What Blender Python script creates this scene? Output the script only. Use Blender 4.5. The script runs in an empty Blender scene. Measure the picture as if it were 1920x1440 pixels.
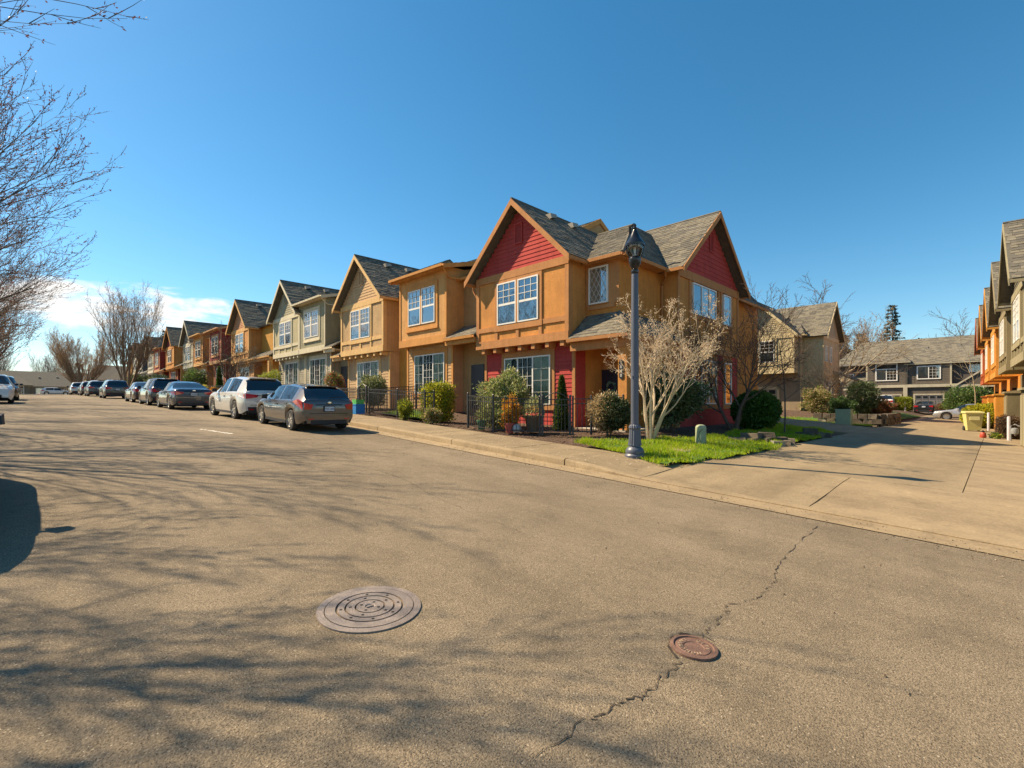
import bpy, math, random
from mathutils import Vector, Matrix
import numpy as np
D = bpy.data
SC = bpy.context.scene
COL = SC.collection
PI = math.pi
RND = random.Random(7)

# ------------------------------------------------------------------ camera, sky, sun, exposure
K = 1.15                                   # metres per layout unit
CAMZ = 1.5 * K
cd = D.cameras.new('camera'); cam = D.objects.new('camera', cd); COL.objects.link(cam)
cam.location = (0, 0, CAMZ); cam.rotation_euler = (PI/2, 0, math.radians(45))
cd.sensor_width = 36; cd.lens = 17.06; cd.shift_y = 0.0193; cd.clip_start = 0.05; cd.clip_end = 3000
SC.camera = cam
SUN = Vector((-0.90, -0.45, 0.98)).normalized()        # towards the sun
SUN_EL = math.asin(SUN.z); SUN_ROT = math.atan2(SUN.x, SUN.y)
sd = D.lights.new('sun', 'SUN'); so = D.objects.new('sun', sd); COL.objects.link(so)
sd.energy = 5.0; sd.angle = math.radians(0.53); sd.color = (1.0, 0.81, 0.56)
so.rotation_euler = SUN.to_track_quat('Z', 'Y').to_euler(); so.location = (0, 0, 60)
SC.view_settings.view_transform = 'Standard'; SC.view_settings.look = 'None'
SC.view_settings.exposure = 0.93; SC.view_settings.gamma = 1.0
SKY_STRENGTH = 0.084

wd = D.worlds.new('World'); SC.world = wd; wd.use_nodes = True
nt = wd.node_tree; N = nt.nodes; L = nt.links; N.clear()
def nd(t, **kw):
    n = N.new(t)
    for k, v in kw.items(): setattr(n, k, v)
    return n
def mth(op, a, b=None, c=None, clamp=False):
    n = N.new('ShaderNodeMath'); n.operation = op; n.use_clamp = clamp
    for i, s in enumerate((a, b, c)):
        if s is None: continue
        if isinstance(s, (int, float)): n.inputs[i].default_value = s
        else: L.new(s, n.inputs[i])
    return n.outputs[0]
def sstep(v, a, b):
    n = N.new('ShaderNodeMapRange'); n.interpolation_type = 'SMOOTHSTEP'
    L.new(v, n.inputs[0]); n.inputs[1].default_value = a; n.inputs[2].default_value = b
    return n.outputs[0]
sky = nd('ShaderNodeTexSky', sky_type='NISHITA', sun_disc=False)
sky.sun_elevation = SUN_EL; sky.sun_rotation = SUN_ROT; sky.air_density = 1.0; sky.dust_density = 0.25; sky.ozone_density = 2.6; sky.altitude = 60
tc = nd('ShaderNodeTexCoord'); sx = nd('ShaderNodeSeparateXYZ'); L.new(tc.outputs['Generated'], sx.inputs[0])
dx, dy, dz = sx.outputs
hl = mth('SQRT', mth('ADD', mth('MULTIPLY', dx, dx), mth('MULTIPLY', dy, dy)))
el = mth('ARCTAN2', dz, hl); az = mth('ARCTAN2', dy, mth('MULTIPLY', dx, -1.0))      # azimuth measured from the street direction
cmb = nd('ShaderNodeCombineXYZ'); L.new(mth('MULTIPLY', az, 7.0), cmb.inputs[0]); L.new(mth('MULTIPLY', el, 24.0), cmb.inputs[1])
n1 = nd('ShaderNodeTexNoise'); n1.inputs['Scale'].default_value = 1.9; n1.inputs['Detail'].default_value = 9; n1.inputs['Roughness'].default_value = 0.62; n1.inputs['Distortion'].default_value = 0.5
L.new(cmb.outputs[0], n1.inputs['Vector'])
band = mth('MULTIPLY', sstep(el, 0.075, 0.135), sstep(el, 0.222, 0.165))
azm = mth('MULTIPLY', sstep(az, 0.42, 0.16), sstep(az, -0.9, -0.3))
dens = mth('ADD', n1.outputs[0], mth('MULTIPLY', mth('SUBTRACT', mth('MULTIPLY', band, azm), 0.76), 0.48))
cmask = mth('MULTIPLY', sstep(dens, 0.40, 0.70), 0.95)
mixc = nd('ShaderNodeMix', data_type='RGBA'); L.new(cmask, mixc.inputs[0]); mixc.inputs[7].default_value = (7.4, 7.1, 6.7, 1)
hs = nd('ShaderNodeHueSaturation'); hs.inputs['Saturation'].default_value = 1.30; hs.inputs['Hue'].default_value = 0.486; L.new(sky.outputs[0], hs.inputs['Color'])
L.new(hs.outputs[0], mixc.inputs[6])
bg = nd('ShaderNodeBackground'); bg.inputs[1].default_value = SKY_STRENGTH; L.new(mixc.outputs[2], bg.inputs[0])
wo = nd('ShaderNodeOutputWorld'); L.new(bg.outputs[0], wo.inputs[0])

# ------------------------------------------------------------------ materials
MATS = {}
def mat(name, col, rough=0.8, var=0.15, scale=3.0, bump=0.0, bscale=60.0, metal=0.0, spec=0.5, spots=None, coat=0.0, streak=0.0, sss=None, fine=0.0, fscale=40.0, bdist=0.02, extra=()):
    """procedural surface: two octaves of tone variation, optional dark or pale specks, fine relief"""
    if name in MATS: return MATS[name]
    m = D.materials.new(name); m.use_nodes = True; t = m.node_tree; n = t.nodes; l = t.links
    b = n['Principled BSDF']; b.inputs['Roughness'].default_value = rough; b.inputs['Metallic'].default_value = metal
    b.inputs['Specular IOR Level'].default_value = spec
    if coat: b.inputs['Coat Weight'].default_value = coat; b.inputs['Coat Roughness'].default_value = 0.04
    geo = n.new('ShaderNodeNewGeometry')
    vec = geo.outputs['Position']
    if streak:
        mp = n.new('ShaderNodeMapping'); mp.inputs['Scale'].default_value = (1, 1, streak); l.new(vec, mp.inputs[0]); vec = mp.outputs[0]
    nz = n.new('ShaderNodeTexNoise'); nz.inputs['Scale'].default_value = scale; nz.inputs['Detail'].default_value = 5; nz.inputs['Roughness'].default_value = 0.6
    l.new(vec, nz.inputs['Vector'])
    cr = n.new('ShaderNodeMapRange'); l.new(nz.outputs[0], cr.inputs[0]); cr.inputs[1].default_value = 0.3; cr.inputs[2].default_value = 0.7
    cr.inputs[3].default_value = 1 - var; cr.inputs[4].default_value = 1 + var
    fac = cr.outputs[0]
    if fine:
        nf = n.new('ShaderNodeTexNoise'); nf.inputs['Scale'].default_value = fscale; nf.inputs['Detail'].default_value = 3; l.new(geo.outputs['Position'], nf.inputs['Vector'])
        c2 = n.new('ShaderNodeMapRange'); l.new(nf.outputs[0], c2.inputs[0]); c2.inputs[1].default_value = 0.3; c2.inputs[2].default_value = 0.7
        c2.inputs[3].default_value = 1 - fine; c2.inputs[4].default_value = 1 + fine
        mm = n.new('ShaderNodeMath'); mm.operation = 'MULTIPLY'; l.new(fac, mm.inputs[0]); l.new(c2.outputs[0], mm.inputs[1]); fac = mm.outputs[0]
    for (sc3, nsc, amp, lo_, hi_) in extra:
        mp = n.new('ShaderNodeMapping'); mp.inputs['Scale'].default_value = sc3; l.new(geo.outputs['Position'], mp.inputs[0])
        nf = n.new('ShaderNodeTexNoise'); nf.inputs['Scale'].default_value = nsc; nf.inputs['Detail'].default_value = 4; nf.inputs['Roughness'].default_value = 0.65; l.new(mp.outputs[0], nf.inputs['Vector'])
        c2 = n.new('ShaderNodeMapRange'); l.new(nf.outputs[0], c2.inputs[0]); c2.inputs[1].default_value = lo_; c2.inputs[2].default_value = hi_; c2.inputs[3].default_value = 1 - amp; c2.inputs[4].default_value = 1 + amp*0.6
        mm = n.new('ShaderNodeMath'); mm.operation = 'MULTIPLY'; l.new(fac, mm.inputs[0]); l.new(c2.outputs[0], mm.inputs[1]); fac = mm.outputs[0]
    mx = n.new('ShaderNodeVectorMath'); mx.operation = 'SCALE'; mx.inputs[0].default_value = col[:3]; l.new(fac, mx.inputs['Scale'])
    outc = mx.outputs[0]
    if spots:
        for (scol, sscale, thr) in spots:
            vo = n.new('ShaderNodeTexVoronoi'); vo.inputs['Scale'].default_value = sscale; l.new(geo.outputs['Position'], vo.inputs['Vector'])
            sp = n.new('ShaderNodeSeparateColor'); l.new(vo.outputs['Color'], sp.inputs[0])
            ct = n.new('ShaderNodeMath'); ct.operation = 'GREATER_THAN'; ct.inputs[1].default_value = thr; l.new(sp.outputs[0], ct.inputs[0])
            lt = n.new('ShaderNodeMath'); lt.operation = 'LESS_THAN'; lt.inputs[1].default_value = 0.42; l.new(vo.outputs['Distance'], lt.inputs[0])
            mu = n.new('ShaderNodeMath'); mu.operation = 'MULTIPLY'; l.new(ct.outputs[0], mu.inputs[0]); l.new(lt.outputs[0], mu.inputs[1])
            mi = n.new('ShaderNodeMix'); mi.data_type = 'RGBA'; l.new(mu.outputs[0], mi.inputs[0]); l.new(outc, mi.inputs[6]); mi.inputs[7].default_value = (*scol, 1)
            outc = mi.outputs[2]
    l.new(outc, b.inputs['Base Color'])
    if bump:
        nb = n.new('ShaderNodeTexNoise'); nb.inputs['Scale'].default_value = bscale; nb.inputs['Detail'].default_value = 4; l.new(geo.outputs['Position'], nb.inputs['Vector'])
        bp = n.new('ShaderNodeBump'); bp.inputs['Strength'].default_value = bump; bp.inputs['Distance'].default_value = bdist; l.new(nb.outputs[0], bp.inputs['Height']); l.new(bp.outputs[0], b.inputs['Normal'])
    if sss: b.inputs['Transmission Weight'].default_value = 0
    MATS[name] = m; return m
def leafmat(name, col, var=0.35, trans=0.35, rough=0.55):
    if name in MATS: return MATS[name]
    m = mat(name, col, rough, var, 9.0, spec=0.35)
    t = m.node_tree; n = t.nodes; l = t.links; b = n['Principled BSDF']
    src = b.inputs['Base Color'].links[0].from_socket
    tr = n.new('ShaderNodeBsdfTranslucent'); l.new(src, tr.inputs['Color'])
    mx = n.new('ShaderNodeMixShader'); mx.inputs[0].default_value = trans
    l.new(b.outputs[0], mx.inputs[1]); l.new(tr.outputs[0], mx.inputs[2]); l.new(mx.outputs[0], n['Material Output'].inputs[0])
    return m
def glassmat(name, tint=(0.75, 0.82, 0.82), refl=0.16, rough=0.015):
    if name in MATS: return MATS[name]
    m = D.materials.new(name); m.use_nodes = True; t = m.node_tree; n = t.nodes; l = t.links; n.remove(n['Principled BSDF'])
    tr = n.new('ShaderNodeBsdfTransparent'); tr.inputs[0].default_value = (*tint, 1)
    gl = n.new('ShaderNodeBsdfGlossy'); gl.inputs['Roughness'].default_value = rough; gl.inputs[0].default_value = (0.9, 0.95, 1.0, 1)
    geo = n.new('ShaderNodeNewGeometry'); nz = n.new('ShaderNodeTexNoise'); nz.inputs['Scale'].default_value = 1.3; nz.inputs['Detail'].default_value = 1; l.new(geo.outputs['Position'], nz.inputs[0])
    bp = n.new('ShaderNodeBump'); bp.inputs['Strength'].default_value = 0.10; bp.inputs['Distance'].default_value = 0.05; l.new(nz.outputs[0], bp.inputs['Height']); l.new(bp.outputs[0], gl.inputs['Normal'])
    fr = n.new('ShaderNodeFresnel'); fr.inputs[0].default_value = 1.5
    ma = n.new('ShaderNodeMath'); ma.operation = 'ADD'; ma.use_clamp = True; l.new(fr.outputs[0], ma.inputs[0]); ma.inputs[1].default_value = refl
    mx = n.new('ShaderNodeMixShader'); l.new(ma.outputs[0], mx.inputs[0]); l.new(tr.outputs[0], mx.inputs[1]); l.new(gl.outputs[0], mx.inputs[2])
    l.new(mx.outputs[0], n['Material Output'].inputs[0]); MATS[name] = m; return m

# ------------------------------------------------------------------ mesh helpers
class MB:
    def __init__(s): s.v = []; s.f = []; s.m = []
    def add(s, vs, fs, m=0):
        o = len(s.v); s.v.extend([tuple(p) for p in vs])
        for f in fs: s.f.append(tuple(i + o for i in f)); s.m.append(m)
    def quad(s, a, b, c, d, m=0): s.add([a, b, c, d], [(0, 1, 2, 3)], m)
    def tri(s, a, b, c, m=0): s.add([a, b, c], [(0, 1, 2)], m)
    def box(s, x0, x1, y0, y1, z0, z1, m=0):
        s.add([(x0,y0,z0),(x1,y0,z0),(x1,y1,z0),(x0,y1,z0),(x0,y0,z1),(x1,y0,z1),(x1,y1,z1),(x0,y1,z1)],
              [(0,3,2,1),(4,5,6,7),(0,1,5,4),(1,2,6,5),(2,3,7,6),(3,0,4,7)], m)
    def slab(s, pts, off, m=0):
        """polygon pts (3d) thickened by vector off"""
        n = len(pts); off = Vector(off)
        vs = [Vector(p) for p in pts] + [Vector(p) + off for p in pts]
        fs = [tuple(range(n)), tuple(range(2*n-1, n-1, -1))] + [(i, i+n, (i+1) % n + n, (i+1) % n) for i in range(n)]
        s.add(vs, fs, m)
    def tube(s, pts, rads, n=6, m=0, cap=True):
        pts = [Vector(p) for p in pts]; k = len(pts); vs = []
        up = Vector((0, 0, 1))
        for i, p in enumerate(pts):
            d = (pts[min(i+1, k-1)] - pts[max(i-1, 0)]).normalized()
            a = d.cross(up if abs(d.z) < 0.95 else Vector((1, 0, 0))).normalized(); b = d.cross(a)
            r = rads[i] if hasattr(rads, '__len__') else rads
            for j in range(n):
                t = 2*PI*j/n; vs.append(p + a*(r*math.cos(t)) + b*(r*math.sin(t)))
        fs = [(i*n+j, i*n+(j+1) % n, (i+1)*n+(j+1) % n, (i+1)*n+j) for i in range(k-1) for j in range(n)]
        if cap: fs += [tuple(range(n-1, -1, -1)), tuple(range((k-1)*n, k*n))]
        s.add(vs, fs, m)
    def lathe(s, prof, n=16, c=(0, 0, 0), m=0, flute=0.0, nf=0, cap=True):
        vs = []
        for (r, z) in prof:
            for j in range(n):
                t = 2*PI*j/n; rr = r*(1 - (flute if (nf and j % 2) else 0)); vs.append((c[0]+rr*math.cos(t), c[1]+rr*math.sin(t), c[2]+z))
        k = len(prof)
        fs = [(i*n+j, i*n+(j+1) % n, (i+1)*n+(j+1) % n, (i+1)*n+j) for i in range(k-1) for j in range(n)]
        if cap: fs += [tuple(range(n-1, -1, -1)), tuple(range((k-1)*n, k*n))]
        s.add(vs, fs, m)
    def mesh(s, name, mats, smooth=None):
        me = D.meshes.new(name); me.from_pydata(s.v, [], s.f)
        for m in (mats if isinstance(mats, (list, tuple)) else [mats]): me.materials.append(m)
        if any(s.m): me.polygons.foreach_set('material_index', s.m)
        if smooth is not None:
            me.polygons.foreach_set('use_smooth', [True]*len(me.polygons)); me.set_sharp_from_angle(angle=math.radians(smooth))
        me.update(); return me
    def obj(s, name, mats, parent=None, smooth=None, kind=None):
        return link(name, s.mesh(name, mats, smooth), parent, kind=kind)
def link(name, me, parent=None, loc=(0, 0, 0), rot=(0, 0, 0), scl=(1, 1, 1), kind=None):
    o = D.objects.new(name, me); COL.objects.link(o); o.location = loc; o.rotation_euler = rot; o.scale = scl
    if parent is not None: o.parent = parent
    if kind: o['kind'] = kind
    return o
LABELS = set()
def tag(o, label, cat, group=None):
    o['label'] = label; o['category'] = cat
    if group: o['group'] = group
    return o
def thing(name, label, cat, loc=(0, 0, 0), rz=0.0, group=None):
    o = D.objects.new(name, None); COL.objects.link(o); o.location = loc; o.rotation_euler = (0, 0, rz); o.empty_display_size = 0.3
    return tag(o, label, cat, group)
CUBES = {}
def bx(parent, name, m, x0, x1, y0, y1, z0, z1, kind=None):
    """box part; all boxes of one material share one unit-cube mesh"""
    if m.name not in CUBES:
        b = MB(); b.box(-.5, .5, -.5, .5, -.5, .5); CUBES[m.name] = b.mesh('box_' + m.name, m)
    return link(name, CUBES[m.name], parent, ((x0+x1)/2, (y0+y1)/2, (z0+z1)/2), (0, 0, 0), (abs(x1-x0), abs(y1-y0), abs(z1-z0)), kind)

# ------------------------------------------------------------------ terrain
KN = [(a*K, b*K) for a, b in [(-60,-1.6),(-20,-.95),(-8,-.43),(0,0),(8,.44),(16,.88),(24,1.17),(32,1.42),(45,1.80),(60,2.2),(80,2.6),(100,2.85),(112,2.9),(126,2.5),(150,1.0),(300,.6)]]
BN = [(a*K, b*K) for a, b in [(-20,0.2),(4,.50),(8,.72),(12,.83),(14.6,.9),(17,1.27),(26,1.35),(28,1.7),(32,1.9),(44,2.1),(62,2.6),(72,3.0),(84,3.06),(100,3.5),(130,3.5)]]
def herm(kn, u):
    n = len(kn)
    if u <= kn[0][0]: return kn[0][1]
    if u >= kn[-1][0]: return kn[-1][1]
    i = 0
    while kn[i+1][0] < u: i += 1
    def sl(j): return 0 if j in (0, n-1) else (kn[j+1][1]-kn[j-1][1])/(kn[j+1][0]-kn[j-1][0])
    a, b = kn[i], kn[i+1]; h = b[0]-a[0]; t = (u-a[0])/h
    return (2*t**3-3*t*t+1)*a[1]+(t**3-2*t*t+t)*h*sl(i)+(-2*t**3+3*t*t)*b[1]+(t**3-t*t)*h*sl(i+1)
def H(x): return herm(KN, -x)
def ss(a, b, v): t = min(1, max(0, (v-a)/(b-a))); return t*t*(3-2*t)
YG, YC, YS = 7.80, 8.22, 10.15         # gutter line, curb face, back of sidewalk
YN = -3.1                              # curb on the near side of the street
AX = -4.55                             # left edge of the alley
def T(x, y):
    """terrain height of the finished surface"""
    h = H(x)
    if y < YN: return h + 0.15
    if y < YC: return h
    if x > AX-0.3 and y < 11.3: return h+0.045+0.125*ss(YC+0.1, 11.3, y)
    if y < YS:
        sb = h + 0.15 + 0.02*(y-YC)*0.5; return sb + (h+0.045+0.125*ss(YC+0.1, 11.3, y)-sb)*ss(-7.0, -5.2, x)
    al = h + 0.17
    if x > AX: return al
    b = herm(BN, -x)
    if y < 36: hz = al + (b-al)*ss(YS+0.4, 13.6, y)
    else: hz = al + 0.42*ss(36, 38, y)
    if 33 < y < 36: hz = al
    return al + (hz-al)*ss(AX-0.1, AX-3.6, x)
# ------------------------------------------------------------------ the setting
asphalt = mat('asphalt', (0.212, 0.166, 0.110), 0.92, 0.12, 0.45, 1.0, 110, fine=0.42, fscale=85, spec=0.25, bdist=0.010,
              extra=[((0.05, 1.0, 1.0), 0.75, 0.16, 0.35, 0.65), ((1, 1, 1), 1.7, 0.13, 0.30, 0.52), ((1, 1, 1), 11.0, 0.10, 0.3, 0.7)],
              spots=[((0.40, 0.33, 0.235), 85, 0.965), ((0.075, 0.055, 0.035), 105, 0.86)])
concrete = mat('concrete', (0.245, 0.185, 0.108), 0.88, 0.12, 0.9, 0.3, 60, fine=0.14, fscale=30, spec=0.3, spots=[((0.15, 0.11, 0.07), 30, 0.965)], extra=[((1, 0.12, 1), 0.9, 0.17, 0.34, 0.6), ((1, 1, 1), 2.3, 0.15, 0.28, 0.5)])
concrete2 = mat('concrete_pale', (0.275, 0.204, 0.119), 0.88, 0.12, 1.3, 0.3, 70, fine=0.14, fscale=30, spec=0.3, extra=[((0.12, 1, 1), 0.9, 0.16, 0.34, 0.6), ((1, 1, 1), 2.9, 0.15, 0.28, 0.5)])
mulch = mat('mulch', (0.105, 0.062, 0.036), 0.95, 0.45, 7, 1.0, 45, fine=0.5, fscale=30, spots=[((0.22, 0.14, 0.08), 22, 0.8)], bdist=0.05)
soilgrass = mat('turf', (0.075, 0.16, 0.018), 0.95, 0.35, 3, 1.0, 60, fine=0.4, fscale=35, bdist=0.05)
dark = mat('dark_gap', (0.012, 0.012, 0.012), 0.9, 0.1)

def sheet(name, xs, ys, zf, m, parent=None, kind=None):
    b = MB(); n = len(ys)
    b.v = [(x, y, zf(x, y)) for x in xs for y in ys]
    b.f = [(i*n+j, (i+1)*n+j, (i+1)*n+j+1, i*n+j+1) for i in range(len(xs)-1) for j in range(n-1)]; b.m = [0]*len(b.f)
    return b.obj(name, m, parent, 60, kind)
def fr(a, b, st):
    n = max(1, int(round((b-a)/st))); return [a+(b-a)*i/n for i in range(n+1)]
gx = [-900, -500, -300, -200] + fr(-170, -60, 5) + fr(-58, -10, 1.5) + fr(-9.3, 6, 0.45) + fr(8, 40, 4) + [60, 120, 300, 900]
gy = [-900, -300, -100, -40, -20, -10, -6, -4, YN-0.2, YN-0.02, 0, 4, 7, YC-0.02, YC+0.03, YC+0.12, 9, 9.6, YS-0.01, YS+0.01] + fr(10.6, 40, 0.8) + [45, 50, 60, 80, 120, 200, 400, 900]
sheet('ground', gx, gy, lambda x, y: T(x, y)-0.05, mulch, kind='structure')
st = sheet('street', fr(-175, 45, 1.0), [YN, -1, 2, 5, YG], lambda x, y: H(x)+0.03*(1-((y-2.35)/5.5)**2), asphalt, kind='structure')
sheet('gutter', fr(-175, 45, 1.0), [YG-0.02, YG+0.2, YC+0.02], lambda x, y: H(x)+(0.012 if y < YC-0.1 else 0.028), concrete2, kind='structure')
sheet('far_gutter', fr(-175, 45, 2.0), [YN-0.02, YN+0.4], lambda x, y: H(x)+0.012, concrete2, kind='structure')

# curb stones, one by one near the camera
cb = D.objects.new('curb', None); COL.objects.link(cb); cb['kind'] = 'structure'
def curb_seg(x0, x1, h0=0.15, h1=0.15, n=4):
    b = MB(); pr = lambda h: [(YC, -0.1), (YC, h*0.75), (YC+0.015, h*0.93), (YC+0.045, h+0.004), (YC+0.165, h+0.008), (YC+0.165, -0.1)]
    rows = []
    for i in range(n+1):
        x = x0+(x1-x0)*i/n; h = h0+(h1-h0)*i/n; rows.append([(x, y, H(x)+0.02+z) for y, z in pr(h)])
    k = len(rows[0]); b.v = [p for r in rows for p in r]
    b.f = [(i*k+j, (i+1)*k+j, (i+1)*k+j+1, i*k+j+1) for i in range(n) for j in range(k-1)] + [tuple(range(k)), tuple(range(n*k+k-1, n*k-1, -1))]
    b.m = [0]*len(b.f); return b.obj('curb_stone', concrete2, cb, 40)
x = -6.62
curb_seg(-6.60, -4.80, 0.15, 0.03)
for i in range(13): curb_seg(x-3.95+0.012, x-0.012); x -= 3.95
curb_seg(x-110, x-0.012, n=60)
curb_seg(-4.79, 12, 0.03, 0.03, 8)
# sidewalk slabs
def za(x, y): return H(x)+0.055+0.125*ss(YC+0.1, 11.3, y)
sw = D.objects.new('sidewalk', None); COL.objects.link(sw); sw['kind'] = 'structure'
def slab(parent, name, x0, x1, y0, y1, zf, m, nx=2, ny=2, gap=0.007):
    x0 += gap; x1 -= gap; y0 += gap; y1 -= gap
    b = MB(); xs = fr(x0, x1, (x1-x0)/nx); ys = fr(y0, y1, (y1-y0)/ny); n = len(ys)
    b.v = [(x, y, zf(x, y)) for x in xs for y in ys]
    b.f = [(i*n+j, (i+1)*n+j, (i+1)*n+j+1, i*n+j+1) for i in range(len(xs)-1) for j in range(n-1)]
    o = len(b.v); cs = [(x0, y0), (x1, y0), (x1, y1), (x0, y1)]
    b.v += [(cx, cy, zf(cx, cy)) for cx, cy in cs] + [(cx, cy, zf(cx, cy)-0.1) for cx, cy in cs]
    b.f += [(o+i, o+4+i, o+4+(i+1) % 4, o+(i+1) % 4) for i in range(4)]; b.m = [0]*len(b.f)
    return b.obj(name, m, parent)
def zw(x, y):
    a = H(x)+0.172+0.012*(y-YC); return a+(za(x, y)-a)*ss(-6.6, -4.9, x)
xx = -4.80
for i in range(34):
    w = 1.82; dz = RND.uniform(-0.004, 0.004)
    slab(sw, 'sidewalk_slab', xx-w, xx, YC+0.165, YS, lambda x, y, d=dz: zw(x, y)+d, concrete, 4, 3); xx -= w
slab(sw, 'sidewalk_strip', -170, xx, YC+0.165, YS, zw, concrete, 60, 1)
sheet('far_sidewalk', fr(-170, 40, 2.0), [YN-1.9, YN-0.01], lambda x, y: H(x)+0.16, concrete, kind='structure')
fc = MB()
for a in fr(-170, 30, 4)[:-1]:
    fc.add([(a, YN-0.15, H(a)), (a+3.98, YN-0.15, H(a+4)), (a+3.98, YN, H(a+4)), (a, YN, H(a)), (a, YN-0.15, H(a)+0.165), (a+3.98, YN-0.15, H(a+4)+0.165), (a+3.98, YN, H(a+4)+0.165), (a, YN, H(a)+0.165)],
           [(4, 5, 6, 7), (2, 3, 7, 6), (0, 1, 5, 4)])
fc.obj('far_curb', concrete2, None, kind='structure')
sheet('far_verge', fr(-170, 40, 3.0), [-14, -8, YN-1.91], lambda x, y: H(x)+0.15, soilgrass, kind='structure')
# alley: apron and slabs
al = D.objects.new('alley', None); COL.objects.link(al); al['kind'] = 'structure'
def za(x, y): return H(x)+0.055+0.125*ss(YC+0.1, 11.3, y)
for a, b_ in ((-4.80, -2.02), (-2.02, 1.3), (1.3, 5.2)):
    slab(al, 'apron_slab', a, b_, YC+0.17, 11.33, za, concrete2 if a > -3 else concrete, 4, 6)
yy = 11.33
while yy < 66:
    slab(al, 'alley_slab', -4.62, -0.42, yy, yy+6.1, za, concrete, 4, 4)
    slab(al, 'alley_slab', -0.42, 3.4, yy, yy+6.1, za, concrete2, 3, 3); yy += 6.1
for i in range(6):
    slab(al, 'lane_slab', -4.62-4.2*(i+1), -4.62-4.2*i, 25.6, 32.4, lambda x, y: T(x, y)+0.01+(0 if y < 33 else 0), concrete, 4, 4)
for i in range(4): slab(al, 'court_slab', -4.62-4.4*(i+1), -4.62-4.4*i, 61.5, 75.5, lambda x, y: H(x)+0.17, concrete2, 3, 3)
for i in range(3): slab(al, 'court_slab', -4.62+4.4*i, -4.62+4.4*(i+1), yy, 75.5, lambda x, y: H(x)+0.17, concrete2, 3, 3)

# cracks in the asphalt, a real dark opening line lying on the street surface
def zst(x, y): return H(x)+0.03*(1-((y-2.35)/5.5)**2)
crackm = mat('crack', (0.05, 0.038, 0.027), 1.0, 0.3, 20)
def crack(pts, w0, seed, name='road_crack', m=crackm, sub=9, jit=0.022):
    r = random.Random(seed); P = []
    for a, b in zip(pts, pts[1:]):
        for i in range(sub):
            t = i/sub; P.append((a[0]+(b[0]-a[0])*t + r.uniform(-jit, jit), a[1]+(b[1]-a[1])*t + r.uniform(-jit, jit)))
    P.append(pts[-1]); b = MB(); pv = None
    for i, p in enumerate(P):
        q = P[min(i+1, len(P)-1)]; o = P[max(i-1, 0)]; d = Vector((q[0]-o[0], q[1]-o[1])).normalized(); w = w0*(0.12+r.random()**2*1.3)
        a1 = (p[0]-d.y*w, p[1]+d.x*w); a2 = (p[0]+d.y*w, p[1]-d.x*w)
        cur = ((a1[0], a1[1], zst(*a1)+0.004), (a2[0], a2[1], zst(*a2)+0.004))
        if pv: b.quad(pv[0], pv[1], cur[1], cur[0])
        pv = cur
    return b.obj(name, m, st)
# ------------------------------------------------------------------ house kit
shingle_m = [mat('shingle_a', (0.175, 0.152, 0.108), 0.95, 0.22, 5, 0.6, 120), mat('shingle_b', (0.120, 0.108, 0.085), 0.95, 0.22, 5, 0.6, 120), mat('shingle_c', (0.190, 0.168, 0.125), 0.95, 0.22, 5, 0.6, 120)]
white = mat('white_vinyl', (0.78, 0.75, 0.68), 0.45, 0.05)
glass = glassmat('window_glass', (0.85, 0.9, 0.9), 0.22); glass_low = glassmat('window_glass_low', (0.70, 0.84, 0.80), -0.03)
blind = mat('blind', (0.52, 0.46, 0.37), 0.7, 0.1, 4)
room = mat('dark_room', (0.030, 0.036, 0.038), 0.9, 0.3, 2)  # near-black colour standing in for the shade inside unlit rooms
concm = mat('foundation', (0.46, 0.42, 0.35), 0.9, 0.15, 3, 0.3)
def uw(poly):
    P = [Vector(p) for p in poly]; n = Vector((0, 0, 0))
    for i in range(len(P)): n += P[i].cross(P[(i+1) % len(P)])
    n.normalize()
    if n.z < 0: n = -n
    u = Vector((0, 0, 1)).cross(n).normalized(); w = n.cross(u); return P, n, u, w
def inpoly(pt, pl):
    x, y = pt; c = False; j = len(pl)-1
    for i in range(len(pl)):
        (xi, yi), (xj, yj) = pl[i], pl[j]
        if (yi > y) != (yj > y) and x < (xj-xi)*(y-yi)/(yj-yi)+xi: c = not c
        j = i
    return c
def roof_plane(parent, poly, edge_m, shingles=True, thick=0.12, ex=0.19, tw=0.36, name='roof'):
    """roof slope: a solid deck with real shingle tabs laid in courses on it"""
    P, n, u, w = uw(poly); o = P[0]
    b = MB(); b.slab(P, -n*thick, 0)
    deck = b.obj(name, [shingle_m[1]], parent)
    if not shingles: return deck
    pl = [((p-o).dot(u), (p-o).dot(w)) for p in P]
    u0, u1 = min(p[0] for p in pl), max(p[0] for p in pl); w0, w1 = min(p[1] for p in pl), max(p[1] for p in pl)
    s = MB(); r = random.Random(int(abs(o.x*13+o.y*7+o.z*3)*10)); rows = int((w1-w0)/ex)+1
    for i in range(rows):
        wb = w0+i*ex; a = u0-r.uniform(0, tw)
        while a < u1:
            t = tw*r.uniform(0.55, 1.35); b0, b1 = a, a+t-0.006; a += t
            if not inpoly(((b0+b1)/2, wb+ex*0.4), pl):
                continue
            if not inpoly((b0+0.02, wb+ex*0.3), pl): b0 = (b0+b1)/2-t*0.1
            if not inpoly((b1-0.02, wb+ex*0.3), pl): b1 = (b0+b1)/2+t*0.1
            h = r.uniform(0.012, 0.026); wt = min(wb+ex*1.15, w1)
            A = o+u*b0+w*(wb-0.005)+n*h; B = o+u*b1+w*(wb-0.005)+n*h; C = o+u*b1+w*wt+n*0.004; E_ = o+u*b0+w*wt+n*0.004
            A2 = A-n*h; B2 = B-n*h; m = r.choice((0, 0, 1, 1, 2))
            s.add([A, B, C, E_, A2, B2], [(0, 1, 2, 3), (4, 5, 1, 0)], m)
    if s.f: s.obj('shingles', shingle_m, deck, kind='stuff')
    return deck
BOARDC = {}
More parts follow.
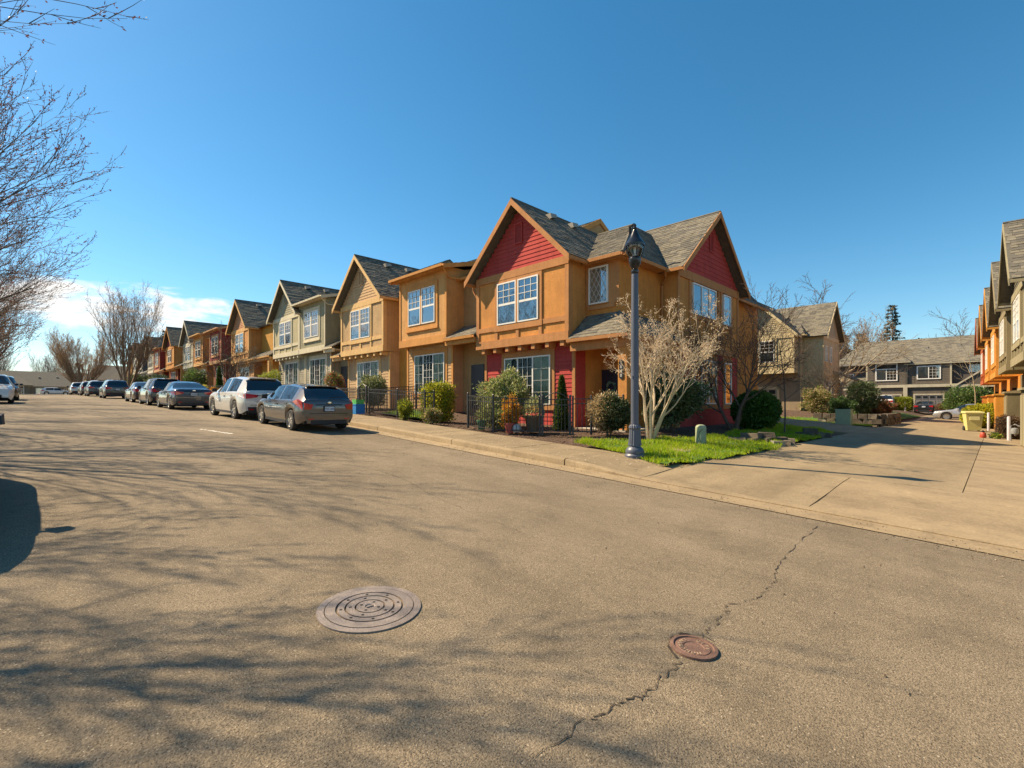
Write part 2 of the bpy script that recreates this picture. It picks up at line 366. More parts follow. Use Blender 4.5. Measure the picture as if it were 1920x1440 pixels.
def siding(parent, m, segs, rot, name='siding_board', join=False):
    """lap boards: segs = (x0, x1, z, y) in the parent's frame, facing -y; rot turns them"""
    if join:
        b = MB()
        for (x0, x1, z, y, e) in segs: b.add(*board_geo(x0, x1, z, y, e))
        o = b.obj('siding', m, parent, kind='stuff'); o.rotation_euler = (0, 0, rot[1]); o.location = rot[0]; return
    key = m.name
    if key not in BOARDC:
        b = MB(); b.add(*board_geo(-.5, .5, 0, 0, 1.0)); BOARDC[key] = b.mesh('board_'+key, m)
    R = Matrix.Rotation(rot[1], 3, 'Z')
    for (x0, x1, z, y, e) in segs:
        p = R @ Vector(((x0+x1)/2, y, z)) + Vector(rot[0])
        link(name, BOARDC[key], parent, p, (0, 0, rot[1]), (x1-x0, 1, e))
def board_geo(x0, x1, z, y, e):
    return ([(x0, y-0.026, z), (x1, y-0.026, z), (x1, y-0.006, z+e), (x0, y-0.006, z+e), (x0, y+0.01, z), (x1, y+0.01, z), (x1, y+0.01, z+e), (x0, y+0.01, z+e)],
            [(0, 1, 2, 3), (4, 0, 3, 7), (1, 5, 6, 2), (5, 4, 0, 1)])
def rows_rect(x0, x1, z0, z1, y, e, holes=()):
    out = []; z = z0
    while z < z1-0.02:
        h = min(e, z1-z); iv = [(x0, x1)]
        for (a, b, c, d) in holes:
            if z+h > c and z < d:
                iv = [q for p in iv for q in ((p[0], min(p[1], a)), (max(p[0], b), p[1])) if q[1]-q[0] > 0.03]
        out += [(a, b, z, y, h) for a, b in iv]; z += e
    return out
def rows_tri(xc, hw, z0, z1, y, e):
    out = []; z = z0
    while z < z1-e:
        w = hw*(1-(z+e*0.35-z0)/(z1-z0)); out.append((xc-w, xc+w, z, y, e)); z += e
    return out
def window(parent, loc, rz, w, h, layout, trimm=None, ft=0.055, name='window', blinds=True, detail=2):
    """vinyl window set in a wall facing -y (turned by rz): frame > panes, muntins, blind"""
    b = MB(); d0, d1 = -0.085, 0.01
    def fb(x0, x1, z0, z1, a=d0, c=d1): b.box(x0, x1, a, c, z0, z1)
    fb(0, w, 0, ft); fb(0, w, h-ft, h); fb(0, ft, ft, h-ft); fb(w-ft, w, ft, h-ft)
    fr_ = link(name, None, parent) if False else None
    panes = []; mun = MB(); back = MB(); bl = MB()
    def grid(x0, x1, z0, z1, nx, nz, t=0.011):
        for i in range(1, nx): xx_ = x0+(x1-x0)*i/nx; mun.box(xx_-t, xx_+t, -0.078, -0.062, z0, z1)
        for i in range(1, nz): zz_ = z0+(z1-z0)*i/nz; mun.box(x0, x1, -0.080, -0.064, zz_-t, zz_+t)
    def slats(x0, x1, z0, z1):
        if detail < 2: bl.quad((x0, -0.03, z0), (x1, -0.03, z0), (x1, -0.03, z1), (x0, -0.03, z1)); return
        z = z0
        while z < z1: bl.quad((x0, -0.036, z), (x1, -0.036, z), (x1, -0.022, z+0.042), (x0, -0.022, z+0.042)); z += 0.045
    def vert(x0, x1, z0, z1):
        x = x0
        while x < x1-0.02: bl.quad((x, -0.036, z0), (x+0.085, -0.022, z0), (x+0.085, -0.022, z1), (x, -0.036, z1)); x += 0.088
    back.quad((0, -0.015, 0), (w, -0.015, 0), (w, -0.015, h), (0, -0.015, h))
    if layout == 'twin':            # two hung sashes, gridded upper halves
        g = 0.10; s = (w-g)/2
        for x0 in (0, s+g):
            x1 = x0+s; zm = h*0.48
            if x0 == 0: fb(s-ft, s, ft, h-ft)
            else: fb(x0, x0+ft, ft, h-ft)
            fb(x0+ft*0.6, x1-ft*0.6, zm-0.045, zm+0.045, -0.07)
            panes += [(x0+ft, x1-ft, ft, zm-0.045), (x0+ft, x1-ft, zm+0.045, h-ft)]
            grid(x0+ft, x1-ft, zm+0.045, h-ft, 3, 3); bh = RND.choice((0.0, 0.0, 0.3, 0.55)); slats(x0+ft, x1-ft, ft+zm*(bh if bh < 0.5 else 0), zm if bh < 0.5 else h-ft)
        mid = (s+0.003, s+g-0.003)
    elif layout == 'triple':
        xs = [0, w*0.31, w*0.64, w]
        for i in range(3):
            if i: fb(xs[i]-ft*0.6, xs[i]+ft*0.6, ft, h-ft)
            panes.append((xs[i]+ft*0.6, xs[i+1]-ft*0.6, ft, h-ft)); grid(xs[i]+ft*0.6, xs[i+1]-ft*0.6, ft, h-ft, 2 if i != 1 else 3, 5 if i == 1 else 4, 0.007 if i == 1 else 0.004)
        vert(xs[2]+ft, xs[3]-ft, ft, h-ft)
        if detail > 1: vert(xs[0]+ft, xs[0]+ft+(xs[1]-xs[0])*0.4, ft, h-ft)
    elif layout == 'slider':
        fb(w*0.36-0.03, w*0.36+0.03, ft, h-ft); fb(w*0.68-0.03, w*0.68+0.03, ft, h-ft)
        panes += [(ft, w*0.36-0.03, ft, h-ft), (w*0.36+0.03, w*0.68-0.03, ft, h-ft), (w*0.68+0.03, w-ft, ft, h-ft)]; slats(w*0.36+0.03, w*0.68-0.03, ft, h-ft)
    elif layout == 'hung':
        zm = h*0.5; fb(ft*0.6, w-ft*0.6, zm-0.035, zm+0.035, -0.07); panes += [(ft, w-ft, ft, zm-0.035), (ft, w-ft, zm+0.035, h-ft)]; slats(ft, w-ft, zm, h-ft)
    elif layout == 'diamond':
        panes.append((ft, w-ft, ft, h-ft)); slats(ft, w-ft, ft, h-ft)
        W, Hh = w-2*ft, h-2*ft
        for sgn in (1, -1):
            for k in range(-3, 8):
                # lattice lines with slope Hh/2 over W
                pts_ = []
                for tt in fr(0, 1, 0.01):
                    X_ = tt; Z_ = (tt*1.7*sgn + k/2.2)
                    if 0 <= Z_/1.7 <= 1.0001: pts_.append((ft+X_*W, Z_/1.7))
                if len(pts_) > 1:
                    (xa, ta), (xb, tb) = pts_[0], pts_[-1]; za_, zb_ = ft+ta*Hh, ft+tb*Hh
                    mun.add([(xa, -0.078, za_-0.014), (xb, -0.078, zb_-0.014), (xb, -0.078, zb_+0.014), (xa, -0.078, za_+0.014)], [(0, 1, 2, 3)])
    elif layout == 'transom':
        zm = h*0.68; fb(ft*0.6, w-ft*0.6, zm-0.04, zm+0.04); fb(w*0.5-0.04, w*0.5+0.04, ft, zm-0.04)
        panes += [(ft, w*0.5-0.04, ft, zm-0.04), (w*0.5+0.04, w-ft, ft, zm-0.04), (ft, w-ft, zm+0.04, h-ft)]; grid(w*0.5+0.04, w-ft, ft, zm, 3, 4); slats(ft, w*0.5-0.04, ft, zm-0.04)
    elif layout == 'pair':
        fb(w*0.5-0.04, w*0.5+0.04, ft, h-ft); panes += [(ft, w*0.5-0.04, ft, h-ft), (w*0.5+0.04, w-ft, ft, h-ft)]; grid(w*0.5+0.04, w-ft, ft, h-ft, 3, 4); slats(ft, w*0.5-0.04, ft, h-ft)
    else:
        panes.append((ft, w-ft, ft, h-ft)); grid(ft, w-ft, ft, h-ft, 2, 2)
    fo = b.obj(name, white, parent); fo.location = loc; fo.rotation_euler = (0, 0, rz)
    back.obj('dark_backing', room, fo)  # flat sheet behind the panes, indoor darkness painted into its colour
    if bl.f: bl.obj('blind', blind, fo, kind='stuff')
    for (a, c, e, f) in panes:
        p = MB(); p.quad((a, -0.055, e), (c, -0.055, e), (c, -0.055, f), (a, -0.055, f)); p.obj('pane', glass_low if layout == 'triple' else glass, fo)
    if mun.f: mun.obj('muntin', white, fo)
    if layout == 'twin' and trimm: bx(fo, 'mullion', trimm, mid[0], mid[1], -0.088, 0.01, 0, h)
    return fo
def gutter(parent, m, p0, p1, name='gutter'):
    """eave trough from p0 to p1 (parent frame)"""
    p0, p1 = Vector(p0), Vector(p1); d = (p1-p0).normalized(); o = Vector((d.y, -d.x, 0))
    b = MB(); pr = [(0, 0.0), (0.0, -0.10), (0.05, -0.13), (0.12, -0.12), (0.13, 0.0), (0.118, 0.0), (0.108, -0.1), (0.012, -0.1), (0.012, 0.0)]
    k = len(pr); vs = [p0+o*a+Vector((0, 0, c)) for a, c in pr] + [p1+o*a+Vector((0, 0, c)) for a, c in pr]
    b.add(vs, [(i, (i+1) % k, (i+1) % k+k, i+k) for i in range(k)] + [tuple(range(k-1, -1, -1)), tuple(range(k, 2*k))]); return b.obj(name, m, parent)
def downspout(parent, m, pts, name='downspout'):
    b = MB(); b.tube(pts, 0.042, 6); return b.obj(name, m, parent, 50)
def rake(parent, m, a, b_, y0, y1, hgt=0.24, name='rake_board', ax='y'):
    """sloping fascia from a to b_ ((x,z) pairs), between depths y0, y1"""
    (xa, za_), (xb, zb_) = a, b_; q = MB()
    pts = [(xa, za_), (xb, zb_), (xb, zb_-hgt), (xa, za_-hgt)]
    if ax == 'y': q.slab([(x, y0, z) for x, z in pts], (0, y1-y0, 0))
    else: q.slab([(y0, x, z) for x, z in pts], (y1-y0, 0, 0))
    return q.obj(name, m, parent)
def louver(parent, m, dm, loc, rz, w=0.42, h=0.85):
    b = MB(); b.box(-w/2, w/2, -0.05, 0.02, 0, 0.05); b.box(-w/2, w/2, -0.05, 0.02, h-0.05, h); b.box(-w/2, -w/2+0.05, -0.05, 0.02, 0.05, h-0.05); b.box(w/2-0.05, w/2, -0.05, 0.02, 0.05, h-0.05)
    o = b.obj('gable_vent', m, parent); o.location = loc; o.rotation_euler = (0, 0, rz); z = 0.06
    while z < h-0.1:
        s = MB(); s.quad((-w/2+0.05, -0.035, z), (w/2-0.05, -0.035, z), (w/2-0.05, -0.005, z+0.075), (-w/2+0.05, -0.005, z+0.075)); s.obj('slat', dm, o); z += 0.08
    return o
def roof_vent(parent, loc, rz=0):
    b = MB(); b.add([(-.2, -.2, -.1), (.2, -.2, -.1), (.2, .2, .02), (-.2, .2, .02), (-.15, -.22, .12), (.15, -.22, .12), (.15, .16, .16), (-.15, .16, .16)], [(0, 1, 5, 4), (1, 2, 6, 5), (2, 3, 7, 6), (3, 0, 4, 7), (4, 5, 6, 7)])
    o = b.obj('roof_vent', mat('vent_metal', (0.32, 0.29, 0.24), 0.6, 0.1), parent); o.location = loc; o.rotation_euler = (0, 0, rz); return o
ZO, ZE, ZP, ZS = 3.16, 6.27, 9.05, 6.80     # overhang, eave trim, gable peak, shed eave above a unit's base
YF = 14.26
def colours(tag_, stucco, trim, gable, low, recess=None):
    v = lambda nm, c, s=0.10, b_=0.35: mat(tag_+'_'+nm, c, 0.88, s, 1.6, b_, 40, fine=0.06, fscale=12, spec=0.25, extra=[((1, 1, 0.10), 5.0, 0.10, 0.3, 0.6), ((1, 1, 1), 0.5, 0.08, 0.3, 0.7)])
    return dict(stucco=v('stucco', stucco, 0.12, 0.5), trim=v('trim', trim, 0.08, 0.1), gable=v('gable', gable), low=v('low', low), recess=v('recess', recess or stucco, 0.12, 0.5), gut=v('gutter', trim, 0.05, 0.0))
def gable_front(r, C, xa, xb, det, win=True, beams=True):
    """projecting upper storey with steep front gable, frame facing -y; xa..xb its width, r the house"""
    xc = (xa+xb)/2; hw = (xb-xa)/2; t = C['trim']
    b = MB(); b.box(xa, xb, 0, 1.05, ZO+0.02, ZE); b.add([(xa, 0.03, ZE), (xb, 0.03, ZE), (xc, 0.03, ZP-0.28), (xa, 1.05, ZE), (xb, 1.05, ZE), (xc, 1.05, ZP-0.28)], [(0, 1, 2), (5, 4, 3), (0, 2, 5, 3), (1, 4, 5, 2)])
    bw = b.obj('bay_wall', C['stucco'], r)
    e = 0.165
    siding(bw, C['gable'], rows_tri(xc, hw-0.02, ZE+0.02, ZP-0.30, 0.02, e), ((0, 0, 0), 0), join=det < 1)
    def tb(x0, x1, z0, z1, d=0.045, nm='trim_board'): bx(r, nm, t, x0, x1, -d, 0.012, z0, z1)
    tb(xa-0.012, xb+0.012, ZE-0.27, ZE+0.03, 0.06); tb(xa-0.012, xb+0.012, ZO, ZO+0.33, 0.07)
    tb(xa-0.012, xa+0.17, ZO+0.33, ZE-0.27); tb(xb-0.17, xb+0.012, ZO+0.33, ZE-0.27)
    for xs in (xa, xb): bx(r, 'trim_board', t, xs-0.02 if xs == xa else xs-0.01, xs+0.01 if xs == xa else xs+0.02, 0.013, 0.17, ZO+0.02, ZE)
    w0, w1, z0, z1 = xc-1.23, xc+1.11, 4.10, 5.86
    tb(w0-0.17, w0, ZO+0.92, ZE-0.27, 0.05); tb(w1, w1+0.17, ZO+0.92, ZE-0.27, 0.05)
    tb(w0, w1, z1, z1+0.14, 0.05); tb(xa+0.17, w0-0.17, ZO+0.72, ZO+0.92); tb(w1+0.17, xb-0.17, ZO+0.72, ZO+0.92); tb(w0-0.2, w1+0.2, ZO+0.68, ZO+0.919, 0.07, 'sill')
    for xs in (w0-0.085, xc-0.06, w1+0.085): tb(xs-0.08, xs+0.08, ZO+0.33, ZO+0.68)
    if win:
        window(r, (w0, 0, z0), 0, w1-w0, z1-z0, 'twin', t, detail=2 if det else 1)
    if beams:
        for i in range(7):
            xx_ = xa+0.42+(xb-xa-0.75)*i/6; bx(r, 'beam_end', t, xx_-0.09, xx_+0.09, -0.02, 0.46, ZO-0.2, ZO+0.01)
    louver(r, C['gable'], C['gable'], (xc, 0.0, ZE+1.05), 0)
    # roof over the gable
    oh = 0.44; ov = 0.36; zl = ZE-0.06-0.03; sl = (ZP-zl)/(hw+ov)
    yb = 0.7+(ZP-6.3)/0.534; ye = 0.75
    for s in (-1, 1):
        xe = xc+s*(hw+ov)
        P = [(xe, -oh, zl), (xe, ye, zl), (xc, yb, ZP), (xc, -oh, ZP)]
        roof_plane(r, P, t, det >= 1 or s > 0)
        rake(r, t, (xe, zl+0.0), (xc, ZP+0.0), -oh-0.035, -oh+0.0, 0.26)
        rake(r, t, (xe, zl-0.13), (xc, ZP-0.13), -oh+0.002, 0.02, 0.02, 'soffit')
        gutter(r, C['gut'], (xe-s*0.0, -oh+0.01, zl-0.02) if s < 0 else (xe, ye, zl-0.02), (xe, ye, zl-0.02) if s < 0 else (xe, -oh+0.01, zl-0.02))
    b = MB(); b.tube([(xc, -oh-0.02, ZP+0.0), (xc, yb, ZP+0.0)], 0.055, 6); b.obj('ridge_cap', shingle_m[1], r)
    if det >= 1:
        for yv in (1.5, 3.0): roof_vent(r, (xc+0.45, yv, ZP-0.45*sl+0.05), 0)
    downspout(r, C['gut'], [(xa-ov-0.02, 0.1, zl-0.12), (xa-ov-0.02, 0.1, zl-0.3), (xa-0.07, 0.12, zl-0.75), (xa-0.07, 0.12, ZO+0.75), (xa-0.2, 0.2, ZO+0.45)])
def shed_front(r, C, xa, xb, det):
    t = C['trim']; b = MB(); b.box(xa, xb, 0, 1.05, ZO+0.02, ZS)
    # cheeks of the shed dormer, back to the main roof
    b.add([(xa, 1.05, 6.3), (xa, 1.05, ZS), (xa, 4.0, ZS+0.75), (xa, 3.2, 6.3)], [(0, 1, 2, 3)]); b.add([(xb, 1.05, 6.3), (xb, 1.05, ZS), (xb, 4.0, ZS+0.75), (xb, 3.2, 6.3)], [(3, 2, 1, 0)])
    b.obj('bay_wall', C['stucco'], r)
    def tb(x0, x1, z0, z1, d=0.045, nm='trim_board'): bx(r, nm, t, x0, x1, -d, 0.012, z0, z1)
    tb(xa-0.012, xb+0.012, ZO, ZO+0.36, 0.06)
    tb(xa-0.012, xa+0.11, ZO+0.36, ZS-0.12, 0.035); tb(xb-0.11, xb+0.012, ZO+0.36, ZS-0.12, 0.035)
    xc = (xa+xb)/2; w0, w1, z0, z1 = xc-1.17, xc+1.17, 4.22, 6.02
    tb(w0-0.2, w0, z0-0.24, z1+0.26, 0.05); tb(w1, w1+0.2, z0-0.24, z1+0.26, 0.05); tb(w0, w1, z1, z1+0.26, 0.05); tb(w0, w1, z0-0.24, z0, 0.05); tb(w0-0.24, w1+0.24, z0-0.32, z0-0.241, 0.085, 'sill')
    window(r, (w0, 0, z0), 0, w1-w0, z1-z0, 'twin', t, detail=2 if det else 1)
    P = [(xa-0.3, -0.42, ZS-0.02), (xb+0.3, -0.42, ZS-0.02), (xb+0.3, 4.2, ZS+1.1), (xa-0.3, 4.2, ZS+1.1)]
    roof_plane(r, P, t, det >= 1); gutter(r, C['gut'], (xa-0.3, -0.42, ZS-0.03), (xb+0.3, -0.42, ZS-0.03))
    for xs in (xa-0.3, xb+0.3): rake(r, t, (-0.42, ZS-0.03), (4.2, ZS+1.09), xs-0.02 if xs < xc else xs, xs if xs < xc else xs+0.02, 0.2, ax='x')
    bx(r, 'soffit', t, xa-0.28, xb+0.28, -0.40, 0.0, ZS-0.16, ZS-0.13)
    b = MB(); b.tube([(xb+0.13, -0.36, ZS-0.1), (xb+0.10, -0.1, ZS-0.42), (xb+0.06, 0.14, ZS-0.55), (xb+0.5, 0.9, ZS-0.6)], 0.042, 6); b.obj('downspout', C['gut'], r, 50)
def lower_front(r, C, xa, xb, det, win=True, yl=0.45, flush=False):
    t = C['trim']; b = MB(); b.box(xa, xb, yl, 1.05, -0.7, ZO+0.02); lw = b.obj('lower_wall', C['low'], r)
    xc = (xa+xb)/2; w0, w1, z0, z1 = xc-1.25, xc+1.35, 0.72, 2.72
    siding(lw, C['low'], rows_rect(xa+0.12, xb-0.12, -0.4, ZO, yl, 0.165, [(w0-0.2, w1+0.2, z0-0.2, z1+0.26)] if win else []), ((0, 0, 0), 0), join=det < 1)
    def tb(x0, x1, z0_, z1_, d=0.045, nm='trim_board'): bx(r, nm, t, x0, x1, yl-d, yl+0.012, z0_, z1_)
    tb(xa-0.01, xa+0.13, -0.4, ZO); tb(xb-0.13, xb+0.01, -0.4, ZO)
    tb(w0-0.2, w0, z0-0.2, z1+0.26); tb(w1, w1+0.2, z0-0.2, z1+0.26); tb(w0, w1, z1, z1+0.26); tb(w0-0.24, w1+0.24, z0-0.2, z0, 0.07, 'sill')
    window(r, (w0, yl, z0), 0, w1-w0, z1-z0, 'triple', detail=2 if det else 1)
    bx(r, 'foundation', concm, xa, xb, yl-0.01, yl+0.3, -0.9, -0.4)
def pent(r, C, xa, xb, det, post=None, y0=-0.15):
    """small roof over an entry recess between bays"""
    P = [(xa, y0, ZO+0.12), (xb, y0, ZO+0.12), (xb, 1.02, ZO+0.82), (xa, 1.02, ZO+0.82)]
    roof_plane(r, P, C['trim'], det >= 1, 0.08, name='porch_roof'); gutter(r, C['gut'], (xa, y0, ZO+0.1), (xb, y0, ZO+0.1))
    bx(r, 'porch_beam', C['trim'], xa, xb, y0+0.02, y0+0.2, ZO-0.22, ZO+0.02)
    bx(r, 'porch_soffit', C['trim'], xa, xb, y0+0.2, 1.0, ZO-0.06, ZO-0.02)
    if post is not None: bx(r, 'porch_post', C['trim'], post-0.16, post+0.16, y0+0.03, y0+0.33, -0.6, ZO-0.22)
def unit(name, label, kind, x0, x1, xa, xb, base, C, det=0, post=True, group=None, at=None, rz=0.0, door=True, main=True, east_wall=False):
    """one townhouse of a row. world x0..x1 its party walls, xa..xb its bay"""
    xm = (x0+x1)/2
    r = thing(name, label, 'townhouse', at or (xm, YF, base), rz, group)
    x0, x1, xa, xb = x0-xm, x1-xm, xa-xm, xb-xm
    b = MB(); b.box(x0+0.004, x1-0.004, 1.05, 18.0, -0.9, 6.3)
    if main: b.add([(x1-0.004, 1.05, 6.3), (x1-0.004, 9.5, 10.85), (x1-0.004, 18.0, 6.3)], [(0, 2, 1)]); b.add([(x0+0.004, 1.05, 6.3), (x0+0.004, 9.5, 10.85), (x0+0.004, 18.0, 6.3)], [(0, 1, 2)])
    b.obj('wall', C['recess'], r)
    if main:
        roof_plane(r, [(x0-0.02, 0.7, 6.3), (x1+0.02, 0.7, 6.3), (x1+0.02, 9.5, 11.0), (x0-0.02, 9.5, 11.0)], C['trim'], det >= 1)
        roof_plane(r, [(x0-0.02, 18.3, 6.3), (x1+0.02, 18.3, 6.3), (x1+0.02, 9.5, 11.0), (x0-0.02, 9.5, 11.0)], C['trim'], False)
        if east_wall: rake(r, C['trim'], (0.7, 6.32), (9.5, 11.02), x1+0.02, x1+0.08, 0.3, ax='x'); rake(r, C['trim'], (18.3, 6.32), (9.5, 11.02), x1+0.02, x1+0.08, 0.3, ax='x')
    for (p, q) in ((x0, xa), (xb, x1)):
        if q-p > 0.25 and kind == 'shed': gutter(r, C['gut'], (p, 0.7, 6.28), (q, 0.7, 6.28))
    if kind == 'gable': gable_front(r, C, xa, xb, det)
    else: shed_front(r, C, xa, xb, det)
    lower_front(r, C, xa+0.05, xb-0.05, det)
    # entry recess on the wider side
    l, q = (x0, xa) if xa-x0 > x1-xb else (xb, x1)
    if q-l > 0.7:
        pent(r, C, l+0.02, q-0.02, det, (l+0.2 if l == xb and False else q-0.25 if q == x1 else l+0.25) if q-l > 3.0 else None)
        if door and q-l > 1.3:
            dxm = (l+q)/2; bx(r, 'door', mat('dark_door', (0.03, 0.025, 0.03), 0.5, 0.1), dxm-0.46, dxm+0.46, 0.99, 1.04, -0.05, 2.05)
    for yv in (0,): bx(r, 'party_trim', C['trim'], x0+0.01, x0+0.11, 0.99, 1.06, -0.3, 6.2)
    return r
# ------------------------------------------------------------------ the red corner house
RED = (0.43, 0.060, 0.050)
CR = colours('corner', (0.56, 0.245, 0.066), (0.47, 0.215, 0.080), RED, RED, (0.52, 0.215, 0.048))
navy = mat('navy_door', (0.012, 0.015, 0.035), 0.35, 0.1)
brass = mat('door_metal', (0.6, 0.55, 0.45), 0.3, 0.05, metal=1.0)
def text(parent, s, size, m, loc, rot, ext=0.004, name='lettering', spacing=1.0):
    cu = D.curves.new('txt', 'FONT'); cu.body = s; cu.size = size; cu.extrude = ext; cu.align_x = 'CENTER'; cu.align_y = 'CENTER'; cu.space_character = spacing; cu.resolution_u = 3
    o = D.objects.new('tmp', cu); COL.objects.link(o); dg = bpy.context.evaluated_depsgraph_get(); me = D.meshes.new_from_object(o.evaluated_get(dg)); D.objects.remove(o); D.curves.remove(cu)
    me.materials.clear(); me.materials.append(m); return link(name, me, parent, loc, rot)
def corner_house():
    C = CR; t = C['trim']; r = thing('corner_townhouse', 'orange stucco corner townhouse with red siding and a steep red front gable', 'townhouse', (-13.86, YF, 0.955), 0)
    b = MB(); b.box(-2.6, 4.08, 1.05, 15.6, 3.1, 6.25); b.box(-2.6, 2.6, 1.05, 15.6, -0.9, 3.1); b.box(2.6, 4.08, 2.2, 15.6, -0.9, 3.1); b.obj('wall', C['recess'], r)
    gable_front(r, C, -2.6, 2.6, 2); lower_front(r, C, -2.55, 2.55, 2)
    # red return of the lower front, facing the porch
    siding(r, C['low'], rows_rect(0.46, 2.2, -0.4, ZO-0.05, 0, 0.165), ((2.55, 0, 0), PI/2))
    b = MB(); b.box(2.5, 2.55, 1.05, 2.2, -0.7, ZO); b.obj('return_wall', C['low'], r)
    # hipped main roof
    E0 = 6.2; xe, P = 4.44, (2.0, 5.4, 8.98)
    roof_plane(r, [(-2.9, 0.7, E0), (xe, 0.7, E0), P, (-2.9, 5.4, 8.98)], t)
    roof_plane(r, [(xe, 0.7, E0), (xe, 15.9, E0), (2.0, 15.9, 8.98), P], t)
    b = MB(); b.quad((-2.9, 5.4, 8.97), (2.0, 5.4, 8.97), (2.0, 15.9, 8.97), (-2.9, 15.9, 8.97)); b.obj('roof_top', shingle_m[1], r)
    b = MB(); b.add([(-2.6, 15.6, 6.2), (4.08, 15.6, 6.2), (2.0, 15.6, 8.9), (-2.6, 15.6, 8.9)], [(0, 1, 2, 3)]); b.obj('rear_wall', C['recess'], r)
    for a, c in (((xe, 0.7, E0), P), ((-2.9, 5.4, 8.98), P)):
        b = MB(); b.tube([a, c], 0.05, 6); b.obj('ridge_cap', shingle_m[0], r)
    gutter(r, C['gut'], (2.95, 0.7, E0-0.02), (xe, 0.7, E0-0.02)); gutter(r, C['gut'], (xe, 0.7, E0-0.02), (xe, 3.8, E0-0.02)); gutter(r, C['gut'], (xe, 11.2, E0-0.02), (xe, 15.9, E0-0.02))
    bx(r, 'soffit', t, 2.6, xe-0.02, 0.72, 1.05, E0-0.14, E0-0.11); bx(r, 'soffit', t, 4.08, xe-0.02, 1.05, 3.8, E0-0.14, E0-0.11)
    b = MB(); b.tube([(3.1, 3.4, 7.8), (3.1, 3.4, 8.15)], 0.05, 8); b.tube([(3.1, 3.4, 8.1), (3.35, 3.3, 8.12)], 0.04, 8); b.obj('vent_pipe', dark, r)
    # upper window on the recess wall
    bx(r, 'trim_board', t, 2.72, 3.92, 1.0, 1.06, 4.35, 4.5)
    for a, c, d, e in ((2.62, 2.76, 4.5, 6.1), (3.66, 4.09, 4.5, 6.1), (2.76, 3.66, 5.96, 6.1)): bx(r, 'trim_board', t, a, c, 1.015, 1.06, d, e)
    window(r, (2.78, 1.04, 4.55), 0, 0.87, 1.40, 'diamond')
    # porch
    roof_plane(r, [(2.63, -0.1, 3.17), (5.15, -0.1, 3.17), (4.1, 1.04, 4.15), (2.63, 1.04, 4.15)], t, True, 0.08, name='porch_roof')
    roof_plane(r, [(5.15, -0.1, 3.17), (5.15, 4.1, 3.17), (4.1, 4.1, 4.15), (4.1, 1.04, 4.15)], t, True, 0.08, name='porch_roof')
    b = MB(); b.tube([(5.15, -0.1, 3.17), (4.1, 1.04, 4.16)], 0.04, 6); b.obj('ridge_cap', shingle_m[0], r)
    gutter(r, C['gut'], (2.63, -0.1, 3.15), (5.15, -0.1, 3.15)); gutter(r, C['gut'], (5.15, -0.1, 3.15), (5.15, 4.1, 3.15))
    bx(r, 'porch_beam', t, 2.63, 5.0, 0.02, 0.22, 2.72, 3.02); bx(r, 'porch_beam', t, 4.8, 5.0, 0.222, 4.1, 2.72, 3.02)
    bx(r, 'porch_soffit', t, 2.56, 5.1, -0.08, 4.1, 3.021, 3.05)
    po = bx(r, 'porch_post', C['stucco'], 4.68, 5.02, 0.05, 0.38, -0.7, 2.72)
    bx(r, 'porch_floor', concm, 2.56, 5.0, 0.0, 2.2, -0.7, -0.12)
    pl = MB(); n_ = 20
    pl.slab([(4.82+0.085*math.cos(2*PI*i/n_), 0.046, 1.95+(0.25 if math.sin(2*PI*i/n_) > 0 else -0.25)*1.0+0.085*math.sin(2*PI*i/n_)) for i in range(n_)], (0, -0.025, 0))
    plate = pl.obj('number_plate', mat('plate_black', (0.02, 0.02, 0.02), 0.4, 0.05), r)
    for i, ch in enumerate('1840'): text(plate, ch, 0.15, white, (4.82, 0.018, 2.17-0.145*i), (PI/2, 0, 0), 0.003, 'numeral')
    # front door with wreath
    dr = bx(r, 'door_frame', t, 2.52, 3.66, 2.1, 2.2, -0.1, 2.34)
    b = MB(); b.box(2.64, 3.56, 2.06, 2.098, -0.05, 2.12)
    for a in (2.72, 3.14):
        for z0, z1 in ((0.15, 0.85), (0.98, 1.95)): b.box(a, a+0.33, 2.045, 2.059, z0, z1)
    d = b.obj('door', navy, r)
    for z in (0.95, 1.13): k = MB(); k.lathe([(0.0, 0), (0.035, 0.0), (0.035, 0.03), (0.0, 0.035)], 10); k_ = k.obj('lock', brass, d); k_.location = (2.71, 2.03, z); k_.rotation_euler = (PI/2, 0, 0)
    # side wing with east gable
    X = 4.76; y0, y1 = 4.24, 10.66; yc = 7.45; hp = 9.28
    b = MB(); b.box(1.0, X, y0, y1, -0.9, 6.2); b.add([(X, y0, 6.2), (X, y1, 6.2), (X, yc, hp-0.25)], [(0, 1, 2)]); wv = b.obj('wing_wall', C['stucco'], r)
    siding(wv, C['gable'], rows_tri(yc, (y1-y0)/2-0.02, 6.3, hp-0.3, 0.0, 0.2), ((X+0.004, 0, 0), PI/2))
    low = rows_rect(y0+0.12, y1-0.12, -0.3, 3.0, 0, 0.165, [(5.45, 8.15, 0.55, 2.9), (8.75, 9.85, 0.55, 2.9)])
    siding(wv, C['low'], low, ((X+0.004, 0, 0), PI/2))
    def tb(a, c, d_, e, dep=0.045, nm='trim_board'): bx(r, nm, t, X-0.01, X+dep, a, c, d_, e)
    tb(y0-0.012, y1+0.012, 5.94, 6.29, 0.06); tb(y0-0.012, y0+0.15, -0.3, 5.94); tb(y1-0.15, y1+0.012, -0.3, 5.94); tb(y0+0.15, y1-0.15, 3.0, 3.3, 0.06)
    for a in (5.25, 8.2, 8.5, 9.75): tb(a, a+0.14, 3.3, 5.94)
